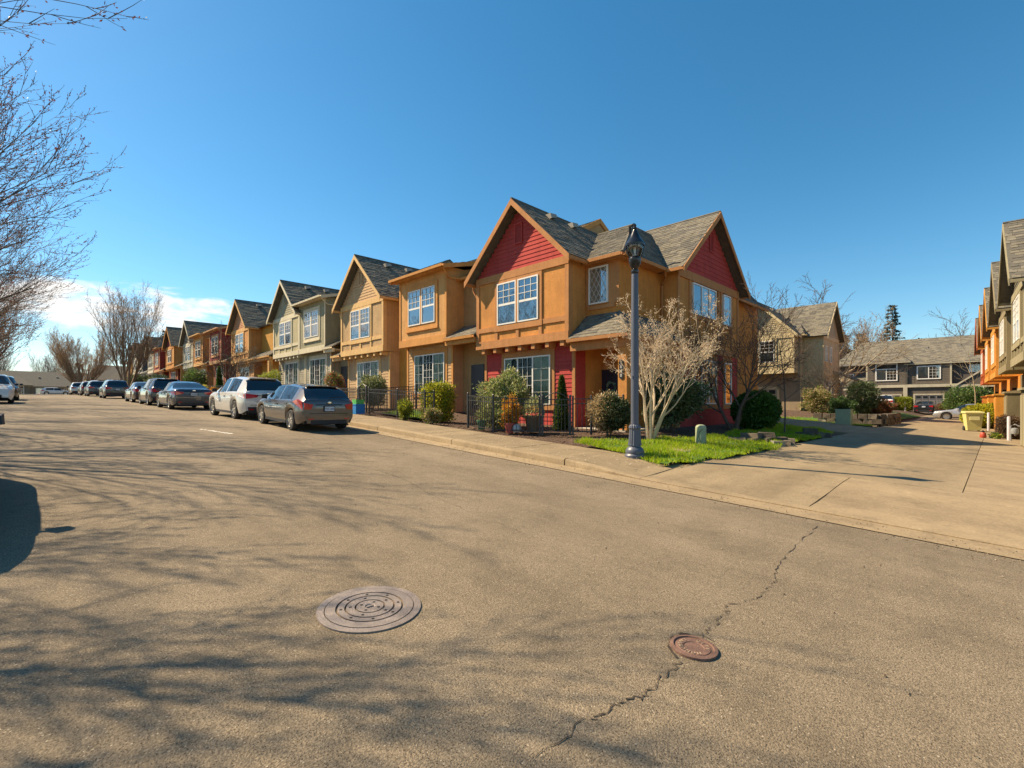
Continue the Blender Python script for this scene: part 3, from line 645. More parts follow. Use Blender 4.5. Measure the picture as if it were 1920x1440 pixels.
    tb(5.39, 8.2, 4.38, 4.55, 0.06, 'sill'); tb(8.64, 9.75, 4.28, 4.45, 0.06, 'sill'); tb(5.45, 8.15, 0.55, 0.74, 0.06, 'sill'); tb(5.45, 8.15, 2.7, 2.9); tb(5.45, 5.66, 0.74, 2.7); tb(7.94, 8.15, 0.74, 2.7)
    tb(8.75, 9.85, 2.7, 2.9); tb(8.75, 8.9, 0.74, 2.7); tb(9.7, 9.85, 0.74, 2.7); tb(8.75, 9.85, 0.55, 0.74, 0.06, 'sill')
    for a in (5.95, 6.9, 7.6): tb(a, a+0.14, 3.3, 4.38)
    window(r, (X, 5.54, 4.56), PI/2, 2.35, 1.32, 'slider'); window(r, (X, 8.76, 4.46), PI/2, 0.85, 1.42, 'hung')
    window(r, (X, 5.68, 0.75), PI/2, 2.24, 1.94, 'triple'); window(r, (X, 8.92, 0.75), PI/2, 0.76, 1.94, 'hung')
    louver(r, C['gable'], C['gable'], (X+0.01, yc, 7.55), PI/2, 0.42, 0.95)
    zl = 6.15; ov = 0.38
    for s in (-1, 1):
        ye = yc+s*(3.21+ov); q = [(X+0.44, ye, zl), (1.2, ye, zl), (-1.5, yc, hp), (X+0.44, yc, hp)]
        roof_plane(r, q, t); rake(r, t, (ye, zl), (yc, hp), X+0.44, X+0.475, 0.26, ax='x'); rake(r, t, (ye, zl-0.13), (yc, hp-0.13), X-0.01, X+0.44, 0.02, 'soffit', ax='x')
    gutter(r, C['gut'], (xe, yc-3.59, zl-0.02), (X+0.42, yc-3.59, zl-0.02))
    b = MB(); b.tube([(X+0.44, yc, hp), (-1.5, yc, hp)], 0.055, 6); b.obj('ridge_cap', shingle_m[0], r)
    downspout(r, C['gut'], [(4.5, 3.75, 6.05), (4.4, 3.95, 5.9), (4.14, 4.16, 5.6), (4.14, 4.16, 4.2)])
    bx(r, 'foundation', concm, 4.0, X+0.03, y0-0.02, y1+0.02, -0.9, -0.3)
    bx(r, 'meter_box', mat('maroon_box', (0.10, 0.02, 0.02), 0.6, 0.1), 4.08, 4.25, 12.4, 12.8, 0.2, 1.2)
    # wreath is hung on the door: a thing of its own
    w = MB(); rw = random.Random(3)
    for i in range(170):
        a = rw.uniform(0, 2*PI); rr = 0.19+rw.gauss(0, 0.025); c = Vector((rr*math.cos(a), rw.uniform(-0.03, 0.03), rr*math.sin(a))); q = Vector((rw.uniform(-1, 1), rw.uniform(-1, 0.2), rw.uniform(-1, 1))).normalized()*0.05; s = q.cross(Vector((0, 1, 0))).normalized()*0.016
        w.quad(c-q, c+s, c+q, c-s)
    o = w.obj('wreath', leafmat('wreath_leaf', (0.20, 0.30, 0.22))); o.location = (-13.86+3.1, YF+2.02, 0.955+1.42); tag(o, 'pale green wreath hanging on the navy front door', 'wreath')
corner_house()

# ------------------------------------------------------------------ the row along the street
kk = lambda *a: [v*K for v in a]
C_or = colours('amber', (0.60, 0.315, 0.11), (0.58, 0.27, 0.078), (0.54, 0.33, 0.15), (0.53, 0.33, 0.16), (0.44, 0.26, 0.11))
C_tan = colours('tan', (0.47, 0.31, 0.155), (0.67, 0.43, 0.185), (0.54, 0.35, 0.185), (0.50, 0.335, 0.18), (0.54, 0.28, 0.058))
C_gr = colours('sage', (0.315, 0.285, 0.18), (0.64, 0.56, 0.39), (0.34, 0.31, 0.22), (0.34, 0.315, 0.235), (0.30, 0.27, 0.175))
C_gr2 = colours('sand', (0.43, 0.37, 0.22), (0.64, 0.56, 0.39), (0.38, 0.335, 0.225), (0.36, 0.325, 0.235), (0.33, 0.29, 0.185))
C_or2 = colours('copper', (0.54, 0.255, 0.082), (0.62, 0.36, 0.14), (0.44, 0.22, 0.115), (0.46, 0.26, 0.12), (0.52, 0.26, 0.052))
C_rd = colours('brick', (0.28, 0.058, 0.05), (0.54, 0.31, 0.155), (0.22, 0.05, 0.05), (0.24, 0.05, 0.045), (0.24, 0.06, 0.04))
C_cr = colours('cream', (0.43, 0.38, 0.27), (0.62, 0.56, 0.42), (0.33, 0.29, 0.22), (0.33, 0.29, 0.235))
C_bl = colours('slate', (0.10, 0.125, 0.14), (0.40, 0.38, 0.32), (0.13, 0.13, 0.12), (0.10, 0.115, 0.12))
G = 'townhouses in the long row facing the street'
def ru(label, kind, x0, x1, xa, xb, base, C, det, **kw): return unit('townhouse', label, kind, x0*K, x1*K, xa*K, xb*K, base*K, C, det, group=G, **kw)
ru('amber townhouse with flat-eaved bay next to the red-gabled corner house', 'shed', -20.55, -14.35, -19.84, -16.25, 1.35, C_or, 2, east_wall=True)
ru('tan half-timbered townhouse with steep gable, left of the amber flat-eaved one', 'gable', -26.75, -20.55, -25.84, -21.3, 1.35, C_tan, 2)
ru('sage grey townhouse with flat-eaved bay window', 'shed', -31.7, -26.75, -31.7, -27.9, 1.92, C_gr, 1)
ru('sage grey half-timbered townhouse with steep gable', 'gable', -36.9, -31.7, -36.3, -31.72, 1.92, C_gr2, 1)
ru('copper orange gabled townhouse just left of the sage grey gable', 'gable', -47.4, -36.9, -46.3, -41.7, 2.14, C_or2, 1)
ru('brick red townhouse with flat-eaved bay behind a bare garden tree', 'shed', -54.0, -47.4, -53.4, -49.45, 2.45, C_rd, 0)
ru('narrow orange flat-eaved townhouse left of the brick red bay', 'shed', -59.6, -54.0, -59.5, -55.9, 2.6, C_or2, 0)
ru('cream and grey gabled townhouse halfway down the row', 'gable', -65.0, -59.6, -64.4, -59.9, 2.6, C_cr, 0)
C_om = dict(C_or); C_om['gable'] = C_rd['gable']; C_om['low'] = C_rd['low']
ru('amber townhouse with brick red gable, far down the row', 'gable', -75.5, -65.0, -73.9, -69.2, 3.0, C_om, 0)
ru('distant brick red townhouse with flat-eaved bay', 'shed', -82.2, -75.5, -81.9, -78.0, 3.0, C_rd, 0)
ru('distant grey gabled townhouse next to a slate blue bay', 'gable', -87.0, -82.2, -86.7, -82.4, 3.06, C_cr, 0)
ru('slate blue townhouse with flat-eaved bay near the row end', 'shed', -95.6, -87.0, -95.2, -91.2, 3.35, C_bl, 0)
ru('brown gabled townhouse second from the row end', 'gable', -101.0, -95.6, -100.6, -96.0, 3.4, C_cr, 0)
ru('orange townhouse at the very end of the row, lower roof', 'shed', -109.0, -101.0, -107.0, -102.4, 2.6, C_or2, 0, main=True)

# ------------------------------------------------------------------ garages and the other rows
def garage_door(parent, loc, rz, w, h, m, wm):
    g_ = D.objects.new('garage_door', None)
    b = MB(); n = 4
    b.box(0, w, 0.0, 0.03, 0, h); g_ = b.obj('garage_door', m, parent); g_.location = loc; g_.rotation_euler = (0, 0, rz)
    p = MB(); p.box(-.5, .5, -.5, .5, -.5, .5); pm = p.mesh('gpanel', m); pg = MB(); pg.box(-.5, .5, -.5, .5, -.5, .5); pgm = pg.mesh('gpane', wm)
    for i in range(4):
        for j in range(4):
            link('door_panel', pm, g_, (w*(i+0.5)/4, -0.012, h*(j+0.5)/4), (0, 0, 0), (w/4-0.1, 0.03, h/4-0.1))
            if j == 3: link('door_pane', pgm, g_, (w*(i+0.5)/4, -0.03, h*(j+0.5)/4+0.02), (0, 0, 0), (w/4-0.2, 0.012, h/4-0.24))
    return g_
darkpane = mat('dark_pane', (0.02, 0.025, 0.03), 0.08, 0.1)
def side_unit(label, i, C, det):
    p = Vector((0.18, 28.8)) + Vector((-1.53, 30.8))*(i/4.0); rz = math.radians(-87.15)
    off = Vector((math.cos(rz+PI/2), math.sin(rz+PI/2)))*0.44
    base = 0.20 if i < 3 else 0.24
    r = thing('alley_townhouse', label, 'townhouse', (p.x+off.x, p.y+off.y, base), rz, 'townhouses along the right of the alley')
    b = MB(); b.box(-3.9, 3.9, 1.05, 14, -0.6, 6.3); b.obj('wall', C['recess'], r)
    roof_plane(r, [(-3.9, 0.7, 6.3), (3.9, 0.7, 6.3), (3.9, 7.0, 9.5), (-3.9, 7.0, 9.5)], C['trim'], det > 0)
    gutter(r, C['gut'], (-3.9, 0.7, 6.28), (-2.9, 0.7, 6.28)); gutter(r, C['gut'], (2.9, 0.7, 6.28), (3.9, 0.7, 6.28))
    gable_front(r, C, -2.6, 2.6, det, beams=False)
    b = MB(); b.box(-3.9, 3.9, 0.9, 1.06, -0.5, ZO); b.obj('lower_wall', C['low'], r)
    garage_door(r, (-1.5, 0.86, 0.0), 0, 2.6, 2.25, C['trim'], darkpane)
    for a, c, d, e in ((-1.68, -1.5, 0, 2.43), (1.1, 1.28, 0, 2.43), (-1.5, 1.1, 2.25, 2.43)): bx(r, 'door_trim', C['trim'], a, c, 0.82, 0.9, d, e)
    cl = bx(r, 'meter_closet', C['stucco'], 2.3, 3.9, -0.1, 0.9, -0.2, 2.1)
    b = MB(); b.add([(2.25, -0.2, 2.1), (3.95, -0.2, 2.1), (3.95, 0.95, 2.25), (2.25, 0.95, 2.25), (2.25, -0.2, 2.02), (3.95, -0.2, 2.02), (3.95, 0.95, 2.02), (2.25, 0.95, 2.02)], [(0, 1, 2, 3), (0, 4, 5, 1), (1, 5, 6, 2), (0, 3, 7, 4)]); b.obj('closet_roof', C['trim'], r)
    for a in (2.4, 3.2): bx(r, 'closet_door', C['trim'], a, a+0.62, -0.13, -0.098, 0.0, 1.85)
    bx(r, 'lamp', dark, 1.5, 1.65, 0.72, 0.9, 2.2, 2.5)
    downspout(r, C['gut'], [(-3.0, 0.6, 6.2), (-2.95, 0.9, 5.9), (-2.95, 0.98, 3.4), (-2.95, 0.85, 0.1)])
C_ol = colours('olive', (0.15, 0.125, 0.07), (0.30, 0.255, 0.15), (0.13, 0.115, 0.08), (0.14, 0.12, 0.07), (0.17, 0.145, 0.075))
C_ol2 = colours('moss', (0.17, 0.14, 0.075), (0.25, 0.20, 0.11), (0.15, 0.12, 0.075), (0.16, 0.13, 0.075))
C_o3 = colours('pumpkin', (0.52, 0.23, 0.035), (0.52, 0.24, 0.045), (0.42, 0.19, 0.06), (0.50, 0.20, 0.035))
side_unit('olive grey gabled townhouse at the right edge, nearest along the alley', 0, C_ol, 2)
side_unit('moss brown gabled townhouse second along the right of the alley', 1, C_ol2, 1)
side_unit('pumpkin orange gabled townhouse third along the right of the alley', 2, C_o3, 1)
side_unit('pumpkin orange gabled townhouse fourth along the right of the alley', 3, C_o3, 0)
C_r4 = dict(C_o3); C_r4['gable'] = C_rd['gable']; C_r4['trim'] = colours('rust', (0.4, 0.1, 0.03), (0.36, 0.09, 0.03), RED, RED)['trim']
side_unit('rust trimmed townhouse at the far end along the right of the alley', 4, C_r4, 0)

# sand coloured house behind the corner house, across the lane
C_sd = colours('wheat', (0.54, 0.44, 0.25), (0.60, 0.48, 0.27), (0.44, 0.36, 0.22), (0.30, 0.23, 0.145), (0.46, 0.37, 0.24))
def lane_house():
    C = C_sd; t = C['trim']; r = thing('lane_townhouse', 'wheat coloured townhouse with garage across the lane behind the corner house', 'townhouse', (-13.95, 43.1, 1.02), 0)
    b = MB(); b.box(-9, 2.7, 1.05, 13, -0.9, 6.3); b.obj('wall', C['recess'], r)
    gable_front(r, C, -2.55, 2.55, 1, beams=False)
    roof_plane(r, [(-9, 0.7, 6.3), (3.1, 0.7, 6.3), (1.0, 6.2, 9.2), (-9, 6.2, 9.2)], t); roof_plane(r, [(3.1, 0.7, 6.3), (3.1, 13.2, 6.3), (1.0, 13.2, 9.2), (1.0, 6.2, 9.2)], t)
    b = MB(); b.box(-9, 2.72, 0.98, 1.06, -0.5, ZO); lw = b.obj('lower_wall', C['low'], r)
    garage_door(r, (-1.7, 0.93, -0.35), 0, 2.7, 2.3, mat('wheat_door', (0.36, 0.30, 0.19), 0.7, 0.06), darkpane)
    for a, c, d, e in ((-1.9, -1.7, -0.3, 2.15), (1.0, 1.2, -0.3, 2.15), (-1.9, 1.2, 1.951, 2.151)): bx(r, 'door_trim', t, a, c, 0.9, 0.985, d, e)
    gutter(r, C['gut'], (2.9, 0.7, 6.28), (3.1, 0.7, 6.28)); gutter(r, C['gut'], (3.1, 0.7, 6.28), (3.1, 1.0, 6.28))
    X = 4.1; y0, y1 = 1.9, 7.3; yc = 4.6; hp = 9.2
    b = MB(); b.box(1.0, X, y0, y1, -0.9, 6.2); b.add([(X, y0, 6.2), (X, y1, 6.2), (X, yc, hp-0.25)], [(0, 1, 2)]); wv = b.obj('wing_wall', C['stucco'], r)
    siding(wv, C['gable'], rows_tri(yc, (y1-y0)/2-0.02, 6.3, hp-0.3, 0, 0.2), ((X+0.004, 0, 0), PI/2), join=True)
    for s in (-1, 1):
        ye = yc+s*3.05; roof_plane(r, [(X+0.4, ye, 6.15), (1.2, ye, 6.15), (-1.0, yc, hp), (X+0.4, yc, hp)], t); rake(r, t, (ye, 6.15), (yc, hp), X+0.4, X+0.435, 0.24, ax='x')
    for a, c, d, e in ((y0-0.01, y1+0.01, 5.95, 6.28), (y0-0.01, y1+0.01, 3.0, 3.25), (y0-0.01, y0+0.14, -0.3, 5.95), (y1-0.14, y1+0.01, -0.3, 5.95)): bx(r, 'trim_board', t, X-0.01, X+0.045, a, c, d, e)
    for y in (2.5, 4.0): window(r, (X, y, 4.1), PI/2, 0.55, 1.3, 'hung', detail=1); window(r, (X, y, 0.7), PI/2, 0.9, 1.9, 'hung', detail=1)
    # porch with small roof on the side
    roof_plane(r, [(X+1.6, 5.2, 2.7), (X+1.6, 8.6, 2.7), (X, 8.6, 3.5), (X, 5.2, 3.5)], t, False, name='porch_roof')
    for y in (5.4, 8.3): bx(r, 'porch_post', t, X+1.3, X+1.5, y, y+0.2, -0.5, 2.6)
    downspout(r, C['gut'], [(3.05, 0.95, 6.2), (2.75, 1.0, 5.8), (2.75, 1.0, 0.2)])
lane_house()

# dark grey double house closing the alley, and its like at the end of the street
C_dk = colours('umber', (0.105, 0.088, 0.072), (0.46, 0.41, 0.30), (0.10, 0.085, 0.07), (0.125, 0.105, 0.082), (0.10, 0.085, 0.075))
def court_house(label, at, rz, C, det, sc=1.0):
    t = C['trim']; r = thing('court_house', label, 'house', at, rz); r.scale = (sc, sc, sc)
    # frame: x as seen in the photograph measured from the middle pier
    b = MB(); b.box(-4.05, 10, 0.6, 10, -0.5, 6.1); b.box(-7.5, -4.05, 1.4, 10, -0.5, 6.1); b.obj('wall', C['recess'], r)
    b = MB(); b.box(-4.0, 0.0, 0.0, 0.62, 3.35, 6.3); b.box(0.02, 4.0, 0.25, 0.62, 3.35, 6.05); b.obj('upper_wall', C['low'], r)
    siding(r, C['low'], rows_rect(-3.9, -0.1, 3.5, 6.3, 0.0, 0.2, [(-3.3, -0.7, 3.7, 6.2)]) , ((0, 0, 0), 0), join=True)
    siding(r, C['low'], rows_rect(0.12, 3.9, 3.5, 6.0, 0.25, 0.2, [(0.7, 3.2, 3.9, 6.0)]), ((0, 0, 0), 0), join=True)
    b = MB(); b.box(-4.0, 4.0, 0.15, 0.62, -0.5, 3.2); b.obj('lower_wall', C['low'], r)
    bx(r, 'band', t, -4.1, 4.6, -0.06, 0.15, 3.1, 3.45)
    for a in (-4.08, -0.12, 3.9): bx(r, 'corner_board', t, a, a+0.16, -0.03 if a < -1 else 0.12, 0.28, 3.45, 6.05)
    bx(r, 'pier', t, -0.35, 0.05, -0.1, 0.2, -0.3, 3.1); bx(r, 'pier', t, 4.05, 4.4, -0.1, 0.2, -0.3, 3.1)
    window(r, (-3.1, 0.0, 3.95), 0, 2.2, 2.15, 'transom', ft=0.11, detail=1); window(r, (0.9, 0.25, 4.05), 0, 2.2, 1.6, 'pair', ft=0.11, detail=1); window(r, (5.5, 0.6, 4.75), 0, 0.95, 0.85, 'small', ft=0.11, detail=1); window(r, (-6.4, 1.4, 4.4), 0, 0.8, 0.65, 'small', ft=0.1, detail=1)
    gd = mat('grey_door', (0.17, 0.155, 0.15), 0.6, 0.06)
    for a in (-3.2, 0.75):
        garage_door(r, (a, 0.1, -0.05), 0, 2.55, 2.2, gd, darkpane)
        for p, q, z0, z1 in ((a-0.14, a, -0.05, 2.3), (a+2.55, a+2.69, -0.05, 2.3), (a, a+2.55, 2.15, 2.301)): bx(r, 'door_trim', t, p, q, 0.05, 0.16, z0, z1)
    # roofs
    roof_plane(r, [(-8.0, 0.4, 6.05), (10, 0.4, 6.05), (10, 6.5, 9.6), (-5.5, 6.5, 9.6)], t, det > 0, ex=0.24, tw=0.5)
    roof_plane(r, [(-4.3, -0.4, 6.25), (0.4, -0.4, 6.25), (-1.9, 3.4, 8.3), (-2.2, 3.4, 8.3)], t, det > 0, ex=0.24, tw=0.5)
    roof_plane(r, [(0.4, -0.4, 6.25), (0.4, 1.0, 6.35), (-1.9, 3.4, 8.3)], t, False)
    gutter(r, C['gut'], (-4.3, -0.4, 6.24), (0.4, -0.4, 6.24)); gutter(r, C['gut'], (-0.3, 0.1, 5.98), (10, 0.1, 5.98)); bx(r, 'soffit', t, -0.2, 10, 0.1, 0.6, 5.9, 5.95)
    for x_, y_, z_ in ((1.5, 4, 8.15), (4.5, 4.3, 8.3)): roof_vent(r, (x_, y_, z_))
    # left entry: hipped porch
    roof_plane(r, [(-7.9, -0.3, 3.3), (-3.95, -0.3, 3.3), (-3.95, 1.4, 4.7), (-6.9, 1.4, 4.7)], t, det > 0, 0.1, 0.24, 0.5, name='porch_roof'); bx(r, 'porch_beam', t, -7.8, -3.95, -0.2, 0.0, 2.85, 3.2)
    b = MB(); b.add([(-4.75, -0.35, 1.2), (-4.15, -0.35, 1.2), (-4.15, 0.1, 1.2), (-4.75, 0.1, 1.2), (-4.6, -0.25, 2.85), (-4.25, -0.25, 2.85), (-4.25, 0.05, 2.85), (-4.6, 0.05, 2.85)], [(0, 1, 5, 4), (1, 2, 6, 5), (2, 3, 7, 6), (3, 0, 4, 7)]); b.obj('porch_post', t, r)
    bx(r, 'post_base', C['low'], -4.8, -4.1, -0.4, 0.15, -0.4, 1.2); bx(r, 'door', mat('dark_door', (0.03, 0.025, 0.03)), -6.4, -5.4, 1.3, 1.41, 0, 2.1)
    for a in (-6.55, -5.4): bx(r, 'door_trim', t, a, a+0.15, 1.28, 1.42, 0, 2.25)
    # right entry: gabled porch
    for s in (-1, 1): roof_plane(r, [(6.6+s*2.2, -1.0, 3.25), (6.6+s*2.2, 0.6, 3.25), (6.6, 0.6, 4.95), (6.6, -1.0, 4.95)], t, False, 0.1, name='porch_roof'); rake(r, t, (6.6+s*2.2, 3.27), (6.6, 4.97), -1.04, -1.0, 0.2)
    b = MB(); b.add([(4.6, -0.9, 3.3), (8.6, -0.9, 3.3), (6.6, -0.9, 4.85)], [(0, 1, 2)]); b.obj('porch_gable', C['low'], r); bx(r, 'porch_beam', t, 4.5, 8.7, -0.95, -0.8, 3.0, 3.3)
    for a in (4.6, 8.3): bx(r, 'porch_post', t, a, a+0.3, -0.95, -0.65, -0.4, 3.0)
    bx(r, 'door', mat('dark_door', (0.03, 0.025, 0.03)), 5.6, 6.6, 0.55, 0.61, 0, 2.1)
    return r
court_house('dark brown double house with two garage doors at the end of the alley', (-7.8, 76.0, 0.62), 0, C_dk, 1)
C_d2 = colours('fawn', (0.20, 0.165, 0.12), (0.40, 0.34, 0.25), (0.20, 0.165, 0.12), (0.20, 0.165, 0.12))
court_house('fawn house closing the far end of the street at left', (-151.0, 0.5, -0.4), PI/2, C_d2, 0)
court_house('pale house with long roof behind bare trees at the street end', (-136.0, 16.5, 0.8), PI/2, C_sd, 0)
# ------------------------------------------------------------------ street details
crack([(-1.68, 7.43), (-1.64, 6.33), (-1.58, 5.42), (-1.44, 4.85), (-1.42, 4.6), (-1.41, 4.29), (-1.53, 3.97), (-1.47, 3.79), (-1.47, 3.48), (-1.45, 3.29)], 0.0048, 4)
crack([(-1.41, 2.89), (-1.4, 2.73), (-1.39, 2.55), (-1.38, 2.42), (-1.43, 2.29), (-1.44, 2.15), (-1.48, 2.0), (-1.48, 1.5), (-1.40, 0.9)], 0.0048, 5)
crack([(-8.4, 4.65), (-7.2, 4.6), (-5.6, 4.2), (-4.4, 4.1), (-3.66, 4.0)], 0.003, 6)
whitep = mat('worn_white_paint', (0.62, 0.58, 0.50), 0.9, 0.3, 12)
b = MB()
for i in range(9):
    x = -15.2-0.18*i; y = 4.05-0.045*i+RND.uniform(-.02, .02); w = RND.uniform(0.02, 0.06); b.quad((x, y-w, zst(x, y)+0.006), (x-0.19, y-w, zst(x-0.19, y)+0.006), (x-0.19, y+w, zst(x-0.19, y)+0.006), (x, y+w, zst(x, y)+0.006))
b.obj('paint_mark', whitep, st)
iron = mat('cast_iron', (0.27, 0.22, 0.185), 0.55, 0.2, 6, 0.35, 90, metal=0.35, fine=0.12, fscale=50)
rust = mat('rusty_iron', (0.185, 0.105, 0.075), 0.7, 0.22, 9, 0.35, 90, metal=0.2, fine=0.12, fscale=60)
sand = mat('grit', (0.17, 0.125, 0.08), 0.95, 0.3, 30)
def ground_tilt(x, y):
    n = Vector((-(zst(x+.3, y)-zst(x-.3, y))/.6, -(zst(x, y+.3)-zst(x, y-.3))/.6, 1)).normalized(); return n.to_track_quat('Z', 'Y').to_euler()
def arc_text(parent, s, rad, a0, a1, size, m, z):
    for i, ch in enumerate(s):
        a = a0+(a1-a0)*(i/(len(s)-1)); text(parent, ch, size, m, (rad*math.cos(a), rad*math.sin(a), z), (0, 0, a-PI/2 if a1 < a0 else a+PI/2), 0.003, 'raised_letter')
# big sewer cover: frame, lid of rings with grooves between, holes
x, y = -3.29, 1.80
mh = thing('manhole_cover', 'large grey cast iron manhole cover with concentric rings', 'manhole cover', (x, y, zst(x, y)+0.004)); mh.rotation_euler = ground_tilt(x, y); mh.scale = (0.93, 0.93, 1)
b = MB(); b.lathe([(0.40, -0.02), (0.40, 0.006), (0.345, 0.008), (0.345, -0.02)], 48); b.obj('frame', iron, mh, 30)
b = MB(); b.lathe([(0.0, -0.03), (0.335, -0.03), (0.335, 0.001), (0.0, 0.001)], 48); b.obj('groove_floor', sand, mh)
b = MB(); b.lathe([(0.338, -0.02), (0.338, 0.010), (0.262, 0.012), (0.262, -0.02)], 48); b.obj('ring', iron, mh, 30)
b = MB(); b.lathe([(0.245, -0.02), (0.245, 0.012), (0.195, 0.012), (0.195, -0.02)], 48); b.obj('ring', iron, mh, 30)
b = MB(); b.lathe([(0.180, -0.02), (0.180, 0.012), (0.118, 0.012), (0.118, -0.02)], 48); b.obj('ring', iron, mh, 30)
b = MB(); b.lathe([(0.104, -0.02), (0.104, 0.012), (0.040, 0.012), (0.034, 0.006), (0.0, 0.006)], 40); b.obj('hub', iron, mh, 30)
b = MB(); b.box(-0.03, 0.03, -0.006, 0.006, 0.0, 0.013); b.obj('pick_bar', iron, mh)
hb = MB(); hb.lathe([(0.012, 0), (0.012, 0.0008), (0, 0.0008)], 10); hm = hb.mesh('hole', dark)
for n_, rr in ((4, 0.072), (5, 0.15), (8, 0.22)):
    for i in range(n_): a = 2*PI*i/n_+rr*9; link('hole', hm, mh, (rr*math.cos(a), rr*math.sin(a), 0.0125))
# small survey cover
x, y = -1.42, 3.12
sm = thing('monument_cover', 'small rusty round iron cover with raised letters beside the long crack', 'manhole cover', (x, y, zst(x, y)+0.004)); sm.rotation_euler = ground_tilt(x, y)
b = MB(); b.lathe([(0.150, -0.02), (0.150, 0.010), (0.128, 0.014), (0.124, 0.004), (0.108, 0.006), (0.104, 0.010), (0.066, 0.009), (0.062, 0.004), (0.0, 0.007)], 44); b.obj('lid', rust, sm, 30)
sandm = mat('pale_rust', (0.36, 0.26, 0.17), 0.8, 0.15, 20)
arc_text(sm, 'MONUMENT', 0.085, PI*1.25, PI*0.35, 0.036, sandm, 0.0105); arc_text(sm, 'CITY', 0.085, PI*0.02, -PI*0.36, 0.036, sandm, 0.0105)
crack([(x-0.17, y-0.02), (x-0.15, y+0.12), (x-0.02, y+0.21), (x+0.05, y+0.2)], 0.007, 12, sub=4, jit=0.008)
crack([(x-0.16, y-0.04), (x-0.10, y-0.13), (x-0.02, y-0.2)], 0.008, 13, sub=4, jit=0.008)

# ------------------------------------------------------------------ lamp post
lampm = mat('lamp_grey_blue', (0.085, 0.095, 0.125), 0.42, 0.15, 6, 0.1, 60, streak=0.2)
lampb = mat('lamp_black', (0.012, 0.013, 0.016), 0.22, 0.1)
lx, ly = -5.93, 9.95
lp = thing('street_lamp', 'tall grey blue street lamp with black lantern on the lawn corner', 'street lamp', (lx, ly, T(lx, ly)+0.02)); lp.scale = (0.86, 0.86, 0.955)
b = MB(); b.lathe([(0.27, 0), (0.27, 0.06), (0.235, 0.10), (0.25, 0.15), (0.22, 0.22), (0.155, 0.27), (0.15, 0.30)], 24); b.obj('base_foot', lampm, lp, 40)
b = MB(); b.lathe([(0.185, 0.30), (0.175, 0.34), (0.145, 0.68), (0.165, 0.72), (0.15, 0.77), (0.11, 0.80)], 32, flute=0.09, nf=1); b.obj('fluted_base', lampm, lp)
b = MB(); b.lathe([(0.105, 0.79), (0.105, 2.6), (0.088, 4.40), (0.085, 4.48)], 20); b.obj('pole', lampm, lp, 40)
b = MB(); b.lathe([(0.085, 4.44), (0.10, 4.47), (0.10, 4.53), (0.075, 4.56), (0.12, 4.62), (0.155, 4.70), (0.165, 4.80), (0.13, 4.86), (0.06, 4.87)], 24); b.obj('lantern_cup', lampb, lp, 35)
b = MB(); b.lathe([(0.14, 4.84), (0.20, 4.98), (0.235, 5.12), (0.232, 5.17)], 24); b.obj('globe', glassmat('clear_globe', (0.97, 0.98, 0.98), 0.02), lp, 60)
for i in range(4):
    a = PI/4+i*PI/2; b = MB(); b.tube([(0.145*math.cos(a), 0.145*math.sin(a), 4.82), (0.215*math.cos(a), 0.215*math.sin(a), 4.98), (0.25*math.cos(a), 0.25*math.sin(a), 5.14)], 0.010, 6); b.obj('lantern_rib', lampb, lp, 60)
b = MB(); b.lathe([(0.262, 5.11), (0.268, 5.16), (0.24, 5.20), (0.20, 5.25), (0.155, 5.30), (0.12, 5.38), (0.065, 5.48), (0.05, 5.52), (0.06, 5.55), (0.035, 5.59), (0.045, 5.63), (0.0, 5.68)], 28); b.obj('lantern_cap', lampb, lp, 35)
b = MB(); b.lathe([(0.05, 4.86), (0.05, 4.92), (0.022, 4.94), (0.03, 5.02), (0.022, 5.1), (0.0, 5.11)], 12); b.obj('bulb', mat('bulb_glass', (0.6, 0.58, 0.5), 0.2, 0.05), lp, 50)
b = MB(); b.box(-0.004, 0.004, -0.115, -0.105, 1.9, 1.98); b.obj('access_plate', lampb, lp)

# ------------------------------------------------------------------ iron fences and gates
ironm = mat('fence_iron', (0.040, 0.038, 0.038), 0.45, 0.15, 8)
pk = MB(); pk.box(-0.0095, 0.0095, -0.0095, 0.0095, 0, 1); PK = pk.mesh('picket', ironm)
ps = MB(); ps.box(-0.028, 0.028, -0.028, 0.028, 0, 1); ps.lathe([(0.036, 1.0), (0.036, 1.012), (0.02, 1.03), (0.0, 1.04)], 8); PS = ps.mesh('post', ironm)
rl = MB(); rl.box(0, 1, -0.014, 0.014, -0.014, 0.014); RL = rl.mesh('rail', ironm)
def fence(label, pts, hgt=1.14, group='iron yard fences', second=True, step=0.118):
    o = Vector((*pts[0], T(*pts[0]))); r = thing('iron_fence', label, 'fence', o, 0, group)
    for i, (a, b_) in enumerate(zip(pts, pts[1:])):
        A = Vector((*a, T(*a))); B = Vector((*b_, T(*b_))); d = B-A; n = Vector((d.x, d.y)).length; ang = math.atan2(d.y, d.x); tilt = -math.atan2(d.z, n)
        for zz in ([0.10, hgt-0.17, hgt-0.02] if second else [0.10, hgt-0.02]): link('rail', RL, r, A-o+Vector((0, 0, zz)), (0, tilt, ang), (d.length, 1, 1))
        k = max(1, int(n/step))
        for j in range(1, k): p = A+d*(j/k); link('picket', PK, r, p-o+Vector((0, 0, 0.09)), (0, 0, ang), (1, 1, hgt-0.11))
        link('post', PS, r, A-o, (0, 0, ang), (1, 1, hgt+0.05))
    link('post', PS, r, B-o, (0, 0, ang), (1, 1, hgt+0.05)); return r
